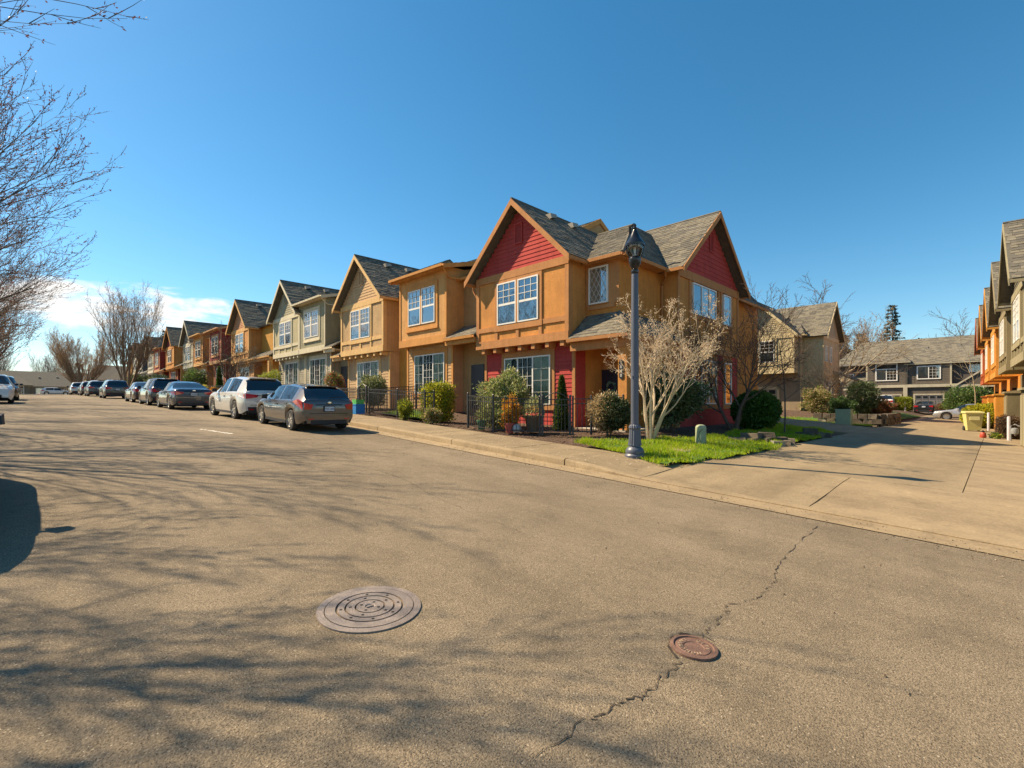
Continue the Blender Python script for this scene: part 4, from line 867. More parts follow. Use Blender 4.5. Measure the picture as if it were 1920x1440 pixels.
def gate(label, a, b_, hgt=1.14):
    A = Vector((*a, T(*a))); B = Vector((*b_, T(*b_))); d = B-A; n = Vector((d.x, d.y)).length; ang = math.atan2(d.y, d.x)
    r = thing('garden_gate', label, 'gate', A, ang, 'arched iron yard gates')
    for xx_ in (0.03, n-0.03): link('gate_post', PS, r, (xx_, 0, 0), (0, 0, 0), (1.2, 1.2, hgt+0.08))
    for zz in (0.12, hgt-0.2, hgt-0.03): link('rail', RL, r, (0.07, 0, zz), (0, 0, 0), (n-0.14, 1, 1))
    k = int((n-0.14)/0.11)
    for j in range(0, k+1): link('picket', PK, r, (0.08+(n-0.16)*j/k, 0, 0.1), (0, 0, 0), (1, 1, hgt-0.12))
    bb = MB(); bb.tube([(0.06+(n-0.12)*t, 0, hgt-0.02+0.2*math.sin(PI*t)) for t in fr(0, 1, 0.1)], 0.016, 6); bb.obj('arch', ironm, r, 60)
    lk = MB(); lk.box(0.0, 0.1, -0.04, 0.04, hgt-0.5, hgt-0.35); lk.obj('latch', ironm, r)
fence('iron fence in front of the red house shrubs, left of its arched gate', [(-14.05, 12.6), (-12.9, 10.75), (-11.45, 10.6), (-10.12, 11.35)])
gate('arched iron gate in front of the red siding of the corner house', (-10.08, 11.38), (-9.38, 11.98))
fence('short iron fence between the arched gate and the corner house porch', [(-9.34, 12.02), (-8.92, 12.4), (-8.9, 14.2)])
gate('arched iron gate beside the clipped yellow hedge of the amber house', (-14.15, 12.7), (-14.85, 13.4))
fence('iron fence around the yellow hedge yard of the amber house', [(-15.35, 11.1), (-15.75, 10.95), (-17.55, 10.85), (-20.2, 11.0), (-20.3, 13.6)])
gate('arched iron gate of the tan gabled house', (-21.3, 11.1), (-20.4, 11.0))
fence('iron fence in front of the tan gabled house behind the grey hatchback', [(-25.5, 11.2), (-21.4, 11.1)])
fence('distant iron fence before the copper orange house', [(-52, 11.0), (-40, 11.0)], second=False, step=0.24)

# ------------------------------------------------------------------ cars
tyre = mat('tyre', (0.018, 0.018, 0.018), 0.85, 0.15, 20)
rimm = mat('alloy', (0.52, 0.50, 0.47), 0.3, 0.08, metal=0.9)
carglass = mat('car_glass', (0.010, 0.014, 0.018), 0.03, 0.1, spec=1.0)
redl = mat('tail_red', (0.50, 0.012, 0.015), 0.15, 0.1, coat=0.8)
clearl = mat('lamp_clear', (0.55, 0.55, 0.55), 0.12, 0.05, coat=0.8)
plastic = mat('black_plastic', (0.022, 0.022, 0.024), 0.6, 0.1)
platem = mat('plate_white', (0.50, 0.56, 0.62), 0.5, 0.06)
plated = mat('plate_text', (0.03, 0.04, 0.10), 0.5, 0.02)
def paint(n, c, metal=0.45): return mat('paint_'+n, c, 0.28, 0.05, 2, metal=metal, coat=1.0, spec=0.5)
def lin(kn, x):
    if x <= kn[0][0]: return kn[0][1]
    for (a, va), (b_, vb) in zip(kn, kn[1:]):
        if x <= b_: t = (x-a)/(b_-a); t = t*t*(3-2*t)*0.35+t*0.65; return va+(vb-va)*t
    return kn[-1][1]
WH = {}
def wheel_mesh(R, W, key):
    if key in WH: return WH[key]
    t = MB(); t.lathe([(R*0.66, -W/2), (R*0.93, -W/2), (R, -W*0.36), (R, W*0.36), (R*0.93, W/2), (R*0.66, W/2)], 28, cap=False); tm = t.mesh('tyre', tyre, 40)
    r = MB(); r.lathe([(R*0.69, W*0.30), (R*0.69, W*0.47), (R*0.63, W*0.47), (R*0.60, W*0.25), (0.0, W*0.2)], 28, m=0, cap=False)
    for i in range(5):
        a = 2*PI*i/5
        for da in (-0.16, 0.16):
            c, s = math.cos(a+da), math.sin(a+da); p, q = (-s*0.022, c*0.022), (s*0.022, -c*0.022); i0, o0 = 0.05, R*0.64
            z0, z1 = W*0.40, W*0.44
            r.add([(c*i0+p[0], s*i0+p[1], z0), (c*o0+p[0], s*o0+p[1], z1), (c*o0+q[0], s*o0+q[1], z1), (c*i0+q[0], s*i0+q[1], z0), (c*i0+p[0], s*i0+p[1], W*.2), (c*o0+p[0], s*o0+p[1], W*.2), (c*o0+q[0], s*o0+q[1], W*.2), (c*i0+q[0], s*i0+q[1], W*.2)], [(0, 3, 2, 1), (0, 1, 5, 4), (2, 3, 7, 6)], 0)
    r.lathe([(0.075, W*0.25), (0.07, W*0.43), (0.0, W*0.44)], 16, m=0)
    rm = r.mesh('rim', rimm, 30); d = MB(); d.lathe([(R*0.6, W*0.16), (R*0.6, W*0.19), (0, W*0.19)], 20); dm = d.mesh('brake_disc', dark)
    WH[key] = (tm, rm, dm); return WH[key]
SPEC = {
 'hatch': dict(L=4.35, W=1.82, R=0.325, wb=2.65, fo=0.88, belt=[(-2.2, 0.93), (-1.2, 0.96), (0.6, 0.90), (1.05, 0.90), (2.2, 0.70)], roof=[(-2.175, 0.72), (-2.16, 0.92), (-2.10, 1.02), (-1.72, 1.36), (-1.55, 1.41), (-0.6, 1.475), (0.1, 1.46), (0.35, 1.40), (1.05, 0.97), (1.9, 0.82), (2.1, 0.70), (2.175, 0.55)], gl=(-1.42, 0.72), rg=(-2.09, -1.63), fg=(0.28, 1.02)),
 'suv': dict(L=4.6, W=1.86, R=0.355, wb=2.70, fo=0.92, belt=[(-2.3, 1.04), (-1.2, 1.06), (0.6, 1.0), (1.1, 0.98), (2.3, 0.80)], roof=[(-2.30, 0.80), (-2.28, 1.03), (-2.2, 1.12), (-1.86, 1.55), (-1.72, 1.61), (-0.7, 1.68), (0.1, 1.66), (0.35, 1.60), (1.1, 1.08), (2.0, 0.98), (2.22, 0.84), (2.30, 0.62)], gl=(-1.55, 0.78), rg=(-2.18, -1.80), fg=(0.3, 1.06)),
 'sedan': dict(L=4.75, W=1.84, R=0.335, wb=2.82, fo=0.92, belt=[(-2.37, 0.98), (-1.2, 0.96), (0.6, 0.90), (1.1, 0.88), (2.37, 0.70)], roof=[(-2.37, 0.72), (-2.355, 0.95), (-2.28, 1.05), (-1.85, 1.08), (-1.65, 1.10), (-0.85, 1.40), (-0.5, 1.45), (0.0, 1.45), (0.3, 1.39), (1.1, 0.95), (2.0, 0.84), (2.28, 0.72), (2.37, 0.55)], gl=(-1.15, 0.78), rg=(-1.64, -0.84), fg=(0.25, 1.06)),
}
def car(label, kind, loc, rz, pm, group='cars parked along the street', plate='725 LBB', detail=True, name='parked_car', tilt=True):
    S = SPEC[kind]; Lh = S['L']/2; W2 = S['W']/2; R = S['R']; xf = Lh-S['fo']; xr = xf-S['wb']; RA = R+0.055; zc = R
    x, y = loc; r = thing(name, label, 'car', (x, y, (zst(x, y) if y < YG else T(x, y)+0.012)), rz, group)
    fw = Vector((math.cos(rz), math.sin(rz))); sl = ((H(x+fw.x) - H(x-fw.x))/2.0); r.rotation_euler = (0, -math.atan(sl), rz)
    if y >= YG: r.rotation_euler = (0, 0, rz)
    keyx = [S['gl'][0], S['gl'][1], S['rg'][0], S['rg'][1], S['fg'][0], S['fg'][1], -0.30, -0.38]
    xs = sorted(set([round(v, 3) for v in fr(-Lh, Lh, 0.095)] + [round(k, 3) for k in keyx] + [round(xw+s*RA*q, 3) for xw in (xf, xr) for s in (-1, 1) for q in (0.999, 0.97, 0.9, 0.75, 0.5)]
             + [round(-Lh+d, 3) for d in (0.015, 0.05)] + [round(Lh-d, 3) for d in (0.02, 0.06, 0.12)] + [v for v, _ in S['roof'] if -Lh <= v <= Lh]))
    def wid(x):
        e = max(0.0, (abs(x)-(Lh-0.75))/0.75); return W2*(1-0.20*e**2.4) if x > 0 else W2*(1-0.13*e**2.6)
    def low(x):
        z = 0.24
        for xw in (xf, xr):
            dx_ = abs(x-xw)
            if dx_ < RA: z = max(z, zc+math.sqrt(RA*RA-dx_*dx_))
        e = max(0, (abs(x)-(Lh-0.25))/0.25); return max(z, 0.24+0.12*e)
    NS = 9; rows = []
    for x in xs:
        w = wid(x); zl = low(x); zr = lin(S['roof'], x); zb = min(lin(S['belt'], x), zr-0.02); zb = max(zb, zl+0.06); zr = max(zr, zb+0.015)
        k = min(1.0, max(0.0, (zr-zb-0.03)/0.38)); sh = zl+0.62*(zb-zl)
        p = [(w*0.945, zl), (w*0.995, zl+0.25*(zb-zl)), (w, zl+0.5*(zb-zl)), (w*0.992, sh+0.05*(zb-zl)), (w*0.965, zb-0.015)]
        re = w*(0.90-0.20*k); zre = zb+(zr-zb)*(0.86 if k > 0.2 else 0.7)
        p += [(w*0.955-0.01, zb+0.012*(zr > zb+0.05)), (re, zre), (re*0.80, zr-(zr-zre)*0.25), (0.0, zr)]
        rows.append((x, p))
    body = MB(); gls = MB()
    def emit(i, j, s):
        (xa, pa), (xb, pb) = rows[i], rows[i+1]
        q = [(xa, s*pa[j][0], pa[j][1]), (xb, s*pb[j][0], pb[j][1]), (xb, s*pb[j+1][0], pb[j+1][1]), (xa, s*pa[j+1][0], pa[j+1][1])]
        if s > 0: q = q[::-1]
        xm = (xa+xb)/2; g_ = False
        if j == 5 and S['gl'][0] < xm < S['gl'][1] and not (-0.38 < xm < -0.30) and pa[6][1]-pa[5][1] > 0.05: g_ = True
        if j in (6, 7) and (S['rg'][0] < xm < S['rg'][1] or S['fg'][0] < xm < S['fg'][1]): g_ = True
        (gls if g_ else body).quad(*q)
    for i in range(len(rows)-1):
        for j in range(NS-1):
            for s in (-1, 1): emit(i, j, s)
    for i in (0, len(rows)-1):
        x, p = rows[i]; loop = [(x, q[0], q[1]) for q in p] + [(x, -q[0], q[1]) for q in p[:-1][::-1]]
        body.add(loop, [tuple(range(len(loop))) if i else tuple(range(len(loop)-1, -1, -1))])
    def weld(m):
        d = {}; nv = []; mp = []
        for v in m.v:
            k = (round(v[0], 4), round(v[1], 4), round(v[2], 4))
            if k not in d: d[k] = len(nv); nv.append(k)
            mp.append(d[k])
        nf = []; nm = []
        for f, mm in zip(m.f, m.m):
            g_ = [];
            for i in f:
                if mp[i] not in g_: g_.append(mp[i])
            if len(g_) > 2: nf.append(tuple(g_)); nm.append(mm)
        m.v = nv; m.f = nf; m.m = nm
    weld(body); weld(gls)
    bo = body.obj('body', pm, r, 38); gls.obj('window_glass', carglass, r, 50)
    u = MB(); u.box(-Lh+0.25, Lh-0.25, -W2*0.74, W2*0.74, 0.2, 0.72); u.box(-Lh+0.03, -Lh+0.3, -W2*0.8, W2*0.8, 0.26, 0.5); u.obj('underbody', dark, r)
    tm, rm, dm = wheel_mesh(R, 0.215, kind)
    for xw in (xf, xr):
        for s in (-1, 1):
            w = link('wheel', tm, r, (xw, s*(W2-0.125), R), (-s*PI/2, 0, 0)); link('rim', rm, w)
            link('brake_disc', dm, w)
    # lower bumpers, sills
    def strip(nm, m, pts, off): q = MB(); q.slab(pts, off); q.obj(nm, m, r)
    rb = -Lh
    wq = wid(rb+0.02)*0.97
    bu = MB(); bu.add([(rb-0.012, -wq*0.86, 0.27), (rb-0.012, wq*0.86, 0.27), (rb-0.018, wq*0.90, 0.50), (rb-0.018, -wq*0.90, 0.50), (rb+0.3, -wq*1.02, 0.27), (rb+0.3, wq*1.02, 0.27), (rb+0.3, wq*1.03, 0.40), (rb+0.3, -wq*1.03, 0.40)], [(1, 0, 3, 2), (0, 4, 7, 3), (5, 1, 2, 6), (3, 7, 6, 2)]); bu.obj('rear_bumper', plastic if kind == 'suv' else pm, r)
    lo = MB(); lo.box(rb-0.024, rb+0.05, -wq*0.74, wq*0.74, 0.24, 0.37); lo.obj('rear_valance', plastic, r)
    # tail lamps: wedges wrapping the rear corner
    zt = lin(S['belt'], rb)-0.03
    for s in (-1, 1):
        def P(x, dz, o=0.012): return (x, s*(wid(x)*0.985+o), dz)
        if kind == 'hatch': side = [P(rb+0.62, zt+0.02, 0.004), P(rb+0.34, zt+0.10, 0.004), P(rb+0.10, zt+0.03, 0.004), P(rb+0.04, zt-0.22), P(rb+0.30, zt-0.10)]
        elif kind == 'suv': side = [P(rb+0.58, zt-0.02, 0.004), P(rb+0.06, zt-0.03, 0.004), P(rb+0.03, zt-0.17), P(rb+0.28, zt-0.13)]
        else: side = [P(rb+0.45, zt-0.04, 0.004), P(rb+0.06, zt-0.03, 0.004), P(rb+0.02, zt-0.20), P(rb+0.25, zt-0.18)]
        q = MB(); q.slab(side, (0, -s*0.06, 0)); wi = wid(rb)*0.98
        inn = {'hatch': 0.66, 'suv': 0.42, 'sedan': 0.55}[kind]
        rear = [(rb-0.016, s*wi, zt+0.0), (rb-0.016, s*wi, zt-0.2), (rb-0.02, s*wi*(inn+0.08), zt-(0.20 if kind == 'hatch' else 0.14)), (rb-0.016, s*wi*inn, zt-0.05)]
        q.slab(rear, (0.09, 0, 0)); q.obj('tail_lamp', redl, r)
        f = MB(); f.slab([(rb-0.03, s*wq*0.86, 0.43), (rb-0.03, s*wq*0.62, 0.42), (rb-0.03, s*wq*0.66, 0.385), (rb-0.03, s*wq*0.84, 0.39)], (0.03, 0, 0)); f.obj('reflector', redl, r)
        h = MB(); fx = Lh; h.slab([(fx-0.06, s*wid(fx)*0.62, 0.66), (fx-0.07, s*wid(fx)*0.95, 0.70), (fx-0.28, s*wid(fx-0.28)*1.0, 0.76), (fx-0.16, s*wid(fx)*0.8, 0.78)], (0.03, 0, -0.02)); h.obj('headlamp', clearl, r)
        # mirror
        mx_ = S['gl'][1]-0.10; zm = lin(S['belt'], mx_)+0.06
        m_ = MB(); yb = wid(mx_)*0.93; m_.add([(mx_, s*yb, zm-0.02), (mx_+0.08, s*yb, zm-0.02), (mx_+0.08, s*(yb+0.12), zm), (mx_, s*(yb+0.12), zm)], [(0, 1, 2, 3), (3, 2, 1, 0)])
        m_.add([(mx_-0.04, s*(yb+0.08), zm-0.05), (mx_+0.12, s*(yb+0.09), zm-0.04), (mx_+0.10, s*(yb+0.24), zm-0.02), (mx_-0.04, s*(yb+0.26), zm-0.03), (mx_-0.05, s*(yb+0.08), zm+0.11), (mx_+0.09, s*(yb+0.10), zm+0.09), (mx_+0.06, s*(yb+0.23), zm+0.08), (mx_-0.05, s*(yb+0.25), zm+0.10)], [(0, 1, 5, 4), (1, 2, 6, 5), (2, 3, 7, 6), (3, 0, 4, 7), (4, 5, 6, 7), (3, 2, 1, 0)]); m_.obj('mirror', plastic if kind != 'sedan' else pm, r)
        if detail:
            for hx in (-0.18, -1.02): hh = MB(); zz = lin(S['belt'], hx)-0.13; hh.box(hx-0.10, hx+0.10, s*W2*0.992-0.012, s*W2*0.992+0.022, zz-0.016, zz+0.016); hh.obj('door_handle', pm, r)
            for dx_ in (0.80, -0.34, -1.20):
                se = MB(); a0 = lin(S['belt'], dx_)-0.02; xs_ = [(dx_, 0.33), (dx_-0.0, a0)]
                if dx_ == -1.20: xs_ = [(-0.97, 0.62), (-1.22, a0)]
                (xa, za_), (xb, zb_) = xs_; n_ = 6
                for q_ in range(n_):
                    t0, t1 = q_/n_, (q_+1)/n_
                    def sp(t): xx_ = xa+(xb-xa)*t; zz = za_+(zb_-za_)*t; zlo = 0.24; f_ = (zz-zlo)/(a0-zlo); ww = W2*(0.945+0.055*min(1, f_/0.5) if f_ < 0.5 else 1-0.035*((f_-0.5)/0.5)); return xx_, s*(ww+0.003), zz
                    A, B = sp(t0), sp(t1); se.quad((A[0]-0.005, A[1], A[2]), (A[0]+0.005, A[1], A[2]), (B[0]+0.005, B[1], B[2]), (B[0]-0.005, B[1], B[2]))
                se.obj('door_seam', dark, r)
        si = MB(); si.box(xr+RA+0.02, xf-RA-0.02, s*W2*0.90, s*W2*0.965, 0.21, 0.30); si.obj('sill', plastic, r)
    # plate, hatch recess, wiper
    zp = {'hatch': 0.72, 'suv': 0.82, 'sedan': 0.80}[kind]
    rx = rb-0.02
    pf = bx(r, 'plate_frame', plastic, rx-0.012, rx+0.06, -0.175, 0.175, zp-0.09, zp+0.09); pl = MB(); pl.box(rx-0.016, rx-0.010, -0.152, 0.152, zp-0.068, zp+0.068); p_ = pl.obj('number_plate', platem, r)
    if detail and plate: text(p_, plate, 0.085, plated, (rx-0.018, 0, zp-0.005), (PI/2, 0, -PI/2), 0.001, 'plate_characters')
    if detail:
        sm_ = MB(); sm_.box(rx-0.004, rx+0.03, -W2*0.68, W2*0.68, 0.565, 0.578); sm_.box(rx-0.004, rx+0.03, -0.42, 0.42, zp+0.115, zp+0.135); sm_.obj('hatch_seam', dark, r)
        bd = MB(); bd.lathe([(0.0, 0), (0.06, 0), (0.05, 0.012), (0.0, 0.014)], 20); e = bd.obj('badge', mat('chrome', (0.6, 0.6, 0.6), 0.15, 0.02, metal=1.0), r); e.location = (rx+0.004, 0, zp+0.19); e.rotation_euler = (0, -PI/2, 0); e.scale = (0.6, 1.3, 1)
        if kind != 'sedan':
            (xa, za_), (xb, zb_) = (S['rg'][0], lin(S['roof'], S['rg'][0])), (S['rg'][1], lin(S['roof'], S['rg'][1]))
            wp = MB(); wp.tube([(xa-0.03, 0.0, za_+0.03), (xa-0.02, -0.12, za_+0.05), (xa-0.01, -0.48, za_+0.065)], 0.012, 5); wp.obj('wiper', plastic, r)
            rs_ = MB(); rs_.box(xb-0.10, xb+0.12, -W2*0.56, W2*0.56, zb_+0.015, zb_+0.035); rs_.obj('spoiler', pm, r)
    gr = MB(); gr.box(Lh-0.04, Lh+0.012, -0.48, 0.48, 0.36, 0.52); gr.box(Lh-0.06, Lh+0.006, -0.40, 0.40, 0.58, 0.68); gr.obj('grille', plastic, r)
    return r
taupe = paint('taupe', (0.115, 0.097, 0.085), 0.5); pearl = paint('pearl', (0.66, 0.62, 0.55), 0.05); slate = paint('slate', (0.055, 0.062, 0.075), 0.4); char = paint('charcoal', (0.03, 0.032, 0.036), 0.3); mauve = paint('mauve', (0.11, 0.085, 0.08), 0.5); silver = paint('silver', (0.42, 0.42, 0.42), 0.5); whitec = paint('white', (0.72, 0.70, 0.66), 0.0); bluec = paint('navy', (0.03, 0.04, 0.06), 0.3)
car('taupe grey hatchback with big red tail lamps parked nearest', 'hatch', (-17.05, 6.72), PI, taupe)
car('pearl white crossover parked in front of the taupe hatchback', 'suv', (-22.35, 6.55), PI+0.03, pearl, plate='')
car('slate grey sedan parked beyond the white crossover', 'sedan', (-31.2, 6.0), PI, slate, plate='518 KDR')
car('dark grey crossover parked just beyond the slate sedan', 'suv', (-37.3, 6.0), PI, char, plate='')
car('mauve grey sedan, third dark car from the white crossover', 'sedan', (-43.6, 6.0), PI, mauve, plate='')
car('black crossover with pale plate, fifth car beyond the hatchback', 'suv', (-56.5, 5.6), PI, char, plate='', detail=False)
car('navy crossover parked far up the street', 'suv', (-68.0, 5.3), PI, bluec, plate='', detail=False)
car('mauve crossover half hidden behind the navy one', 'suv', (-75.5, 5.2), PI, mauve, plate='', detail=False)
car('silver crossover, last of the cars parked up the street', 'suv', (-87.0, 4.9), PI, silver, plate='', detail=False)
car('white car crossing the far end of the street', 'hatch', (-128.0, 4.0), PI/2, whitec, plate='', detail=False)
car('white crossover facing the camera at the left edge', 'suv', (-40.9, -1.45), 0, whitec, plate='', detail=False)
car('dark crossover parked behind the white one at the left edge', 'suv', (-48.5, -1.3), 0, char, plate='', detail=False)
car('dark car at the left edge showing only its mirror and shadow', 'suv', (-8.75, -1.30), 0, char, plate='')
car('white crossover parked before the left garage of the dark brown house', 'suv', (-9.25, 72.4), PI/2, whitec, 'cars parked along the alley', plate='', detail=False)
car('black sedan with red lamps before the right garage of the dark brown house', 'sedan', (-5.75, 72.4), PI/2, char, 'cars parked along the alley', plate='')
car('silver sedan parked crosswise behind the yellow cart', 'sedan', (-1.7, 58.0), PI, silver, 'cars parked along the alley', plate='', detail=False)

# ------------------------------------------------------------------ small things on the corner and along the alley
def onz(x, y): return (x, y, T(x, y))
pd = thing('utility_pedestal', 'pale green rounded utility pedestal standing in the lawn', 'utility box', onz(-5.85, 13.3))
pm_ = mat('pedestal_green', (0.30, 0.33, 0.20), 0.6, 0.1, 8); b = MB(); b.lathe([(0.145, -0.05), (0.145, 0.52), (0.138, 0.56), (0.11, 0.60), (0.05, 0.62), (0.0, 0.622)], 20); b.obj('shell', pm_, pd, 40)
b = MB(); b.tube([(0.10, -0.125, 0.5), (0.03, -0.148, 0.42), (0.0, -0.149, 0.30), (0.07, -0.135, 0.12)], 0.006, 5); b.obj('wire', dark, pd)
vl = thing('vault_lid', 'flat square concrete utility lid set in the lawn', 'utility lid', (-5.75, 11.75, T(-5.75, 11.75)+0.05), 0.2); b = MB(); b.box(-0.36, 0.36, -0.5, 0.5, -0.1, 0.04); b.obj('lid', concrete2, vl); b = MB(); b.box(-0.38, 0.38, -0.52, 0.52, -0.1, 0.03); b.obj('rim', concm, vl)
eb = thing('transformer_box', 'pale green ribbed electrical cabinet at the lane corner', 'utility box', onz(-6.2, 33.1)); em = mat('cabinet_green', (0.36, 0.46, 0.30), 0.6, 0.08)
b = MB(); b.box(-0.36, 0.36, -0.32, 0.32, -0.1, 0.85); b.obj('cabinet', em, eb); b = MB(); b.box(-0.39, 0.39, -0.35, 0.35, 0.85, 0.9); b.obj('cap', em, eb)
for i in range(7): bx(eb, 'rib', em, -0.33, 0.33, -0.335, -0.32, 0.06+i*0.11, 0.12+i*0.11)
ct = thing('trash_cart', 'pale yellow wheeled trash cart by the orange townhouses', 'trash cart', onz(-0.95, 36.6), 0.25); cm = mat('cart_yellow', (0.58, 0.52, 0.20), 0.55, 0.08, 5)
b = MB(); b.add([(-.27, -.28, .06), (.27, -.28, .06), (.27, .28, .06), (-.27, .28, .06), (-.36, -.38, 1.0), (.36, -.38, 1.0), (.36, .38, 1.0), (-.36, .38, 1.0)], [(3, 2, 1, 0), (0, 1, 5, 4), (1, 2, 6, 5), (2, 3, 7, 6), (3, 0, 4, 7)]); b.obj('bin', cm, ct)
b = MB(); b.add([(-.40, -.42, 1.0), (.40, -.42, 1.0), (.40, .44, 1.0), (-.40, .44, 1.0), (-.38, -.40, 1.06), (.38, -.40, 1.06), (.38, .42, 1.10), (-.38, .42, 1.10)], [(3, 2, 1, 0), (0, 1, 5, 4), (1, 2, 6, 5), (2, 3, 7, 6), (3, 0, 4, 7), (4, 5, 6, 7)]); b.obj('lid', cm, ct)
bx(ct, 'label_panel', mat('cart_label', (0.66, 0.6, 0.3), 0.6, 0.05), -0.2, 0.2, -0.38, -0.34, 0.62, 0.85)
for s in (-1, 1): b = MB(); b.lathe([(0.02, -0.04), (0.14, -0.04), (0.14, 0.04), (0.02, 0.04)], 18); o = b.obj('wheel', tyre, ct, 40); o.location = (s*0.30, 0.26, 0.14); o.rotation_euler = (0, PI/2, 0)
bt = mat('bollard_white', (0.52, 0.48, 0.50), 0.6, 0.1, 5)
for i, (x, y, lb) in enumerate(((-0.35, 38.6, 'white steel bollard just right of the yellow cart'), (0.35, 29.6, 'white steel bollard beside the gas meter'), (-7.4, 70.6, 'thin white post between the two garage doors'))):
    o = thing('bollard', lb, 'bollard', onz(x, y), 0, 'white steel bollards'); b = MB(); b.lathe([(0.06, -0.1), (0.06, 1.0), (0.045, 1.03), (0, 1.04)], 14); b.obj('post', bt, o, 40)
gm = thing('gas_meter', 'grey gas meter with pipe at the foot of the olive townhouse', 'gas meter', onz(0.52, 29.3)); gmm = mat('meter_grey', (0.25, 0.26, 0.26), 0.5, 0.1)
b = MB(); b.lathe([(0.0, 0.3), (0.11, 0.32), (0.13, 0.42), (0.11, 0.55), (0.0, 0.58)], 16); b.obj('drum', gmm, gm, 40); b = MB(); b.tube([(-0.12, 0, -0.1), (-0.12, 0, 0.65), (0, 0, 0.72), (0.12, 0, 0.65), (0.3, 0, 0.6)], 0.025, 8); b.obj('pipe', gmm, gm)
hy = thing('garden_gnome', 'small red garden ornament on the concrete near the cart', 'ornament', onz(-0.45, 30.2)); b = MB(); b.lathe([(0.09, 0), (0.12, 0.06), (0.10, 0.2), (0.07, 0.25), (0.0, 0.27)], 14); b.obj('pot', mat('ornament_red', (0.42, 0.06, 0.03), 0.5, 0.1), hy, 40); b = MB(); b.lathe([(0.05, 0.25), (0.06, 0.30), (0.0, 0.36)], 12); b.obj('cap', dark, hy, 40)
bb = thing('recycling_bin', 'bright blue and green bin behind the taupe hatchback', 'bin', onz(-20.35, 10.55)); bb.scale = (0.72, 0.72, 0.72); b = MB(); b.box(-.3, .3, -.3, .3, 0, .55); b.obj('bin', mat('bin_blue', (0.02, 0.22, 0.55), 0.5, 0.08), bb); b = MB(); b.box(-.32, .32, -.32, .32, .55, .62); b.obj('rim', mat('bin_blue', (0.02, 0.22, 0.55)), bb)
b = MB(); b.box(-.27, .27, -.27, .27, .62, .9); b.obj('contents', mat('bin_green', (0.10, 0.45, 0.10), 0.5, 0.3, 12), bb)
# dry-stacked stones edging the lawn
stm = [mat('stone_a', (0.13, 0.105, 0.075), 0.9, 0.25, 8, 0.5, 30), mat('stone_b', (0.09, 0.07, 0.05), 0.9, 0.25, 8, 0.5, 30), mat('stone_c', (0.24, 0.21, 0.17), 0.9, 0.2, 8, 0.5, 30)]
def stones(label, spots):
    o = Vector((spots[0][0], spots[0][1], T(spots[0][0], spots[0][1]))); r = thing('stone_edging', label, 'stone wall', o)
    for (x, y, dz, w, d, h, rz_, k) in spots:
        rr = random.Random(int(x*100+y*10)); b = MB(); j = lambda: rr.uniform(-0.03, 0.03)
        b.add([(sx_*w/2*(0.94 if sz else 1)+j(), sy_*d/2*(0.94 if sz else 1)+j(), sz*h+j()*.5) for sz in (0, 1) for sx_, sy_ in ((-1, -1), (1, -1), (1, 1), (-1, 1))], [(0, 3, 2, 1), (4, 5, 6, 7), (0, 1, 5, 4), (1, 2, 6, 5), (2, 3, 7, 6), (3, 0, 4, 7)])
        q = b.obj('stone', stm[k], r); q.location = Vector((x, y, T(x, y)+dz))-o; q.rotation_euler = (0, 0, rz_)
stones('low dry-stacked brown stones edging the lawn beside the alley', [(-5.75, 15.7, 0, .55, .35, .16, .3, 0), (-5.45, 15.9, 0, .5, .35, .18, .1, 0), (-5.2, 16.3, 0, .5, .4, .20, -.2, 1), (-4.95, 16.8, 0, .6, .4, .22, .5, 1), (-4.8, 17.3, 0, .5, .4, .18, .2, 0), (-5.15, 16.5, .2, .5, .35, .16, .3, 1), (-5.5, 16.2, .17, .55, .35, .14, -.1, 0), (-4.75, 16.2, 0, .3, .3, .16, .7, 2), (-4.62, 16.55, 0, .28, .25, .17, .2, 0)])
stones('second group of dark stones edging the lawn near the thin young tree', [(-5.1, 20.6, 0, .6, .4, .2, .1, 1), (-4.9, 21.2, 0, .55, .4, .2, .5, 0), (-4.75, 21.8, 0, .5, .35, .16, .1, 1), (-5.0, 20.9, .2, .5, .35, .14, .3, 1)])
rw_ = []
for i in range(22):
    for j in range(3):
        a = i*0.46+(0.23 if j % 2 else 0)
        if a < 3.2: x, y, rr_ = -7.9+a, 35.0-0.05*a, 0.0
        elif a < 4.6: t_ = (a-3.2)/1.4*PI/2; x, y, rr_ = -4.7-0.9+0.9*math.sin(t_), 35.75-0.9*math.cos(t_), t_
        else: x, y, rr_ = -4.72, 35.75+(a-4.6), PI/2
        rw_.append((x, y, -0.30+j*0.29-(T(x, y)-H(-4.7)-0.3), .45, .36, .28, rr_, (i+j*2) % 3 if (i*j) % 5 == 0 else (i+j) % 2))
stones('curving brown block retaining wall across the lane', rw_)
